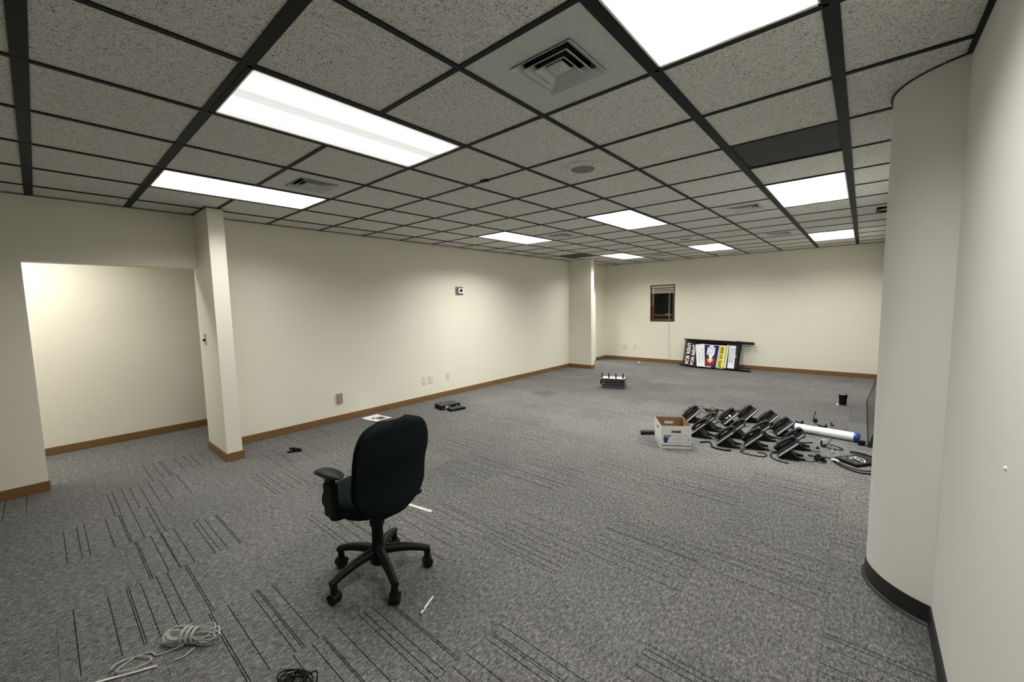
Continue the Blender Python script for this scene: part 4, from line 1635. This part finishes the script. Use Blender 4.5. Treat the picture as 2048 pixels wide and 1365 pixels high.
# front sign
tB = tag(sign_thing('yard_sign', 'front yard sign with blue emblem panel, yellow phone number and white name panel', 'sign', .012), None, None, GS)
b = MB()
for t_, e in ((.012, 0), (.640, 0)):
    bar(b, (-.50, t_ + .01), (.80, t_ - .018), .018, .050)
bar(b, (-.475, .01), (-.49, .65), .011, .050)
bar(b, (.520, .01), (.510, .64), .026, .050)
b.build('frame', 'black_metal', tB)
b = MB()
b.tube(smooth_path([SP(.50, .030, .10), SP(.62, .030, .11), SP(.79, .020, .13), SP(.81, .004, .16), SP(.70, .004, .17), SP(.50, .012, .12)], 5), .011, 5)
b.build('stake', 'black_metal', tB)
b = MB()
b.tube([SP(.36, .66, .052), SP(.80, .628, .060)], .013, 5)
b.tube([SP(.45, .69, .030), SP(.80, .650, .030)], .010, 5)
b.build('stake', 'black_metal', tB)
b = MB()
quad_panel(b, [(-.455, .005), (-.335, -.002), (-.375, .590), (-.478, .600)], .056, .005)
b.build('rider_panel', 'sign_maroon', tB)
sign_text(tB, 'FOR RENT', .10, 'sign_white', -.412, .290, .062, .52, -.03, .003)
b = MB()
quad_panel(b, [(-.335, -.004), (.135, -.006), (.125, .562), (-.36, .570)], .056, .005)
b.build('main_panel', 'sign_blue', tB)
b = MB()
quad_panel(b, [(.112, .0), (.135, .0), (.128, .56), (.112, .56)], .0615, .001)
b.build('white_edge', 'paper_line', tB)
b = MB()
quad_panel(b, [(-.30, .555), (.27, .548), (.27, .560), (-.30, .567)], .0615, .001)
b.build('white_edge', 'paper_line', tB)
# emblem: red disc with a notch, gold heart-shaped ring, pale column and white star burst block
b = MB()
cx_, ct_ = -.028, .155
pts = [SP(cx_ + .118 * math.cos(a), ct_ + .125 * math.sin(a), .0612) for a in [math.radians(118 + 304 * k / 30) for k in range(31)]]
pts.append(SP(cx_, ct_ + .02, .0612))
b.prism(pts, nrm * .0008)
b.build('emblem_disc', 'sign_red', tB)
b = MB()
pts = [SP(cx_ + dx, ct_ + dt, .0622) for dx, dt in ((-.058, .045), (-.040, .062), (-.018, .050), (.0, .060), (.018, .050), (.040, .062), (.058, .045), (.048, -.005), (.018, -.030), (.0, -.052), (-.018, -.030), (-.048, -.005))]
b.prism(pts, nrm * .0008)
b.build('emblem_ring', 'sign_gold', tB)
b = MB()
pts = [SP(cx_ + .030 * math.cos(a), ct_ + .012 + .026 * math.sin(a), .0632) for a in [k * 2 * math.pi / 16 for k in range(16)]]
b.prism(pts, nrm * .0006)
b.build('emblem_centre', 'olive_ink', tB)
b = MB()
pts = [SP(cx_ + dx, ct_ + dt, .0640) for dx, dt in ((-.016, -.004), (.016, -.004), (.024, .07), (.060, .165), (-.060, .165), (-.024, .07))]
b.prism(pts, nrm * .0006)
b.build('emblem_column', 'sign_white', tB)
b = MB()
quad_panel(b, [(-.125, .315), (.040, .315), (.040, .500), (-.125, .500)], .0634, .0008)
quad_panel(b, [(-.085, .480), (.005, .480), (.005, .548), (-.085, .548)], .0634, .0008)
b.build('emblem_block', 'sign_white', tB)
rr2 = random.Random(5)
b = MB()
for k in range(16):
    s_, q_ = rr2.uniform(-.11, .025), rr2.uniform(.33, .49)
    dx, dt = rr2.uniform(.005, .012), rr2.uniform(.005, .012)
    quad_panel(b, [(s_ - dx, q_ - dt * .4), (s_ + dx * .5, q_ - dt), (s_ + dx, q_ + dt * .5), (s_ - dx * .3, q_ + dt)], .0644, .0004)
b.build('emblem_speckle', 'sign_red', tB)
b = MB()
for k in range(8):
    s_, q_ = rr2.uniform(-.11, .025), rr2.uniform(.33, .49)
    quad_panel(b, [(s_ - .006, q_ - .006), (s_ + .008, q_ - .002), (s_ + .002, q_ + .007)], .0646, .0004)
b.build('emblem_speckle', 'print_grey', tB)
b = MB()
quad_panel(b, [(-.120, .004), (.015, .004), (.015, .030), (-.120, .030)], .0634, .0008)
b.build('emblem_foot', 'sign_white', tB)
b = MB()
quad_panel(b, [(.140, .0), (.268, -.006), (.262, .548), (.136, .552)], .058, .004)
b.build('phone_panel', 'sign_yellow', tB)
sign_text(tB, '(970) 257-0500', .088, 'olive_ink', .192, .272, .0625, .50, .0, .004)
b = MB()
quad_panel(b, [(.275, .004), (.315, .0), (.312, .575), (.272, .58)], .054, .004)
b.build('grey_edge', 'paper_line', tB)
b = MB()
quad_panel(b, [(.325, -.002), (.505, -.004), (.495, .59), (.312, .60)], .056, .006)
b.build('name_panel', 'black_plastic', tB)
b = MB()
quad_panel(b, [(.347, .022), (.478, .018), (.456, .560), (.326, .563)], .0625, .0012)
b.build('name_field', 'sign_white', tB)
sign_text(tB, 'Rachel Austin', .060, 'charcoal', .372, .335, .0645, .36, .03)
sign_text(tB, '(970) 819-3702', .054, 'charcoal', .428, .330, .0645, .36, .03)
b = MB()
quad_panel(b, [(.470, .295), (.492, .295), (.492, .318), (.470, .318)], .0640, .0015)
b.build('white_sticker', 'sign_white', tB)
# loose white panel in front
tC = tag(sign_thing('loose_sign_panel', 'loose white sign panel propped in front of the blue yard sign', 'sign', .014), None, None, GS)
b = MB()
quad_panel(b, [(-.285, .002), (-.112, .004), (-.205, .575), (-.395, .548)], .072, .004)
pc = b.build('panel', 'sign_white', tC)
b = MB()
for s0, t0, L in ((-.268, .10, .26), (-.218, .16, .20), (-.268, .40, .06)):
    tn = -.17
    d_ = Vector((math.sin(tn), 0, 0)) + up * math.cos(tn)
    p0 = SP(s0 + .03, t0, .0765)
    sx = Vector((.007, 0, 0))
    k = 0
    pos = 0.0
    while pos < L:
        wl_ = rr2.uniform(.018, .04)
        b.prism([p0 + d_ * pos - sx, p0 + d_ * pos + sx, p0 + d_ * (pos + wl_) + sx, p0 + d_ * (pos + wl_) - sx], nrm * .0004)
        pos += wl_ + .010
b.build('print_line', 'print_grey', tC)
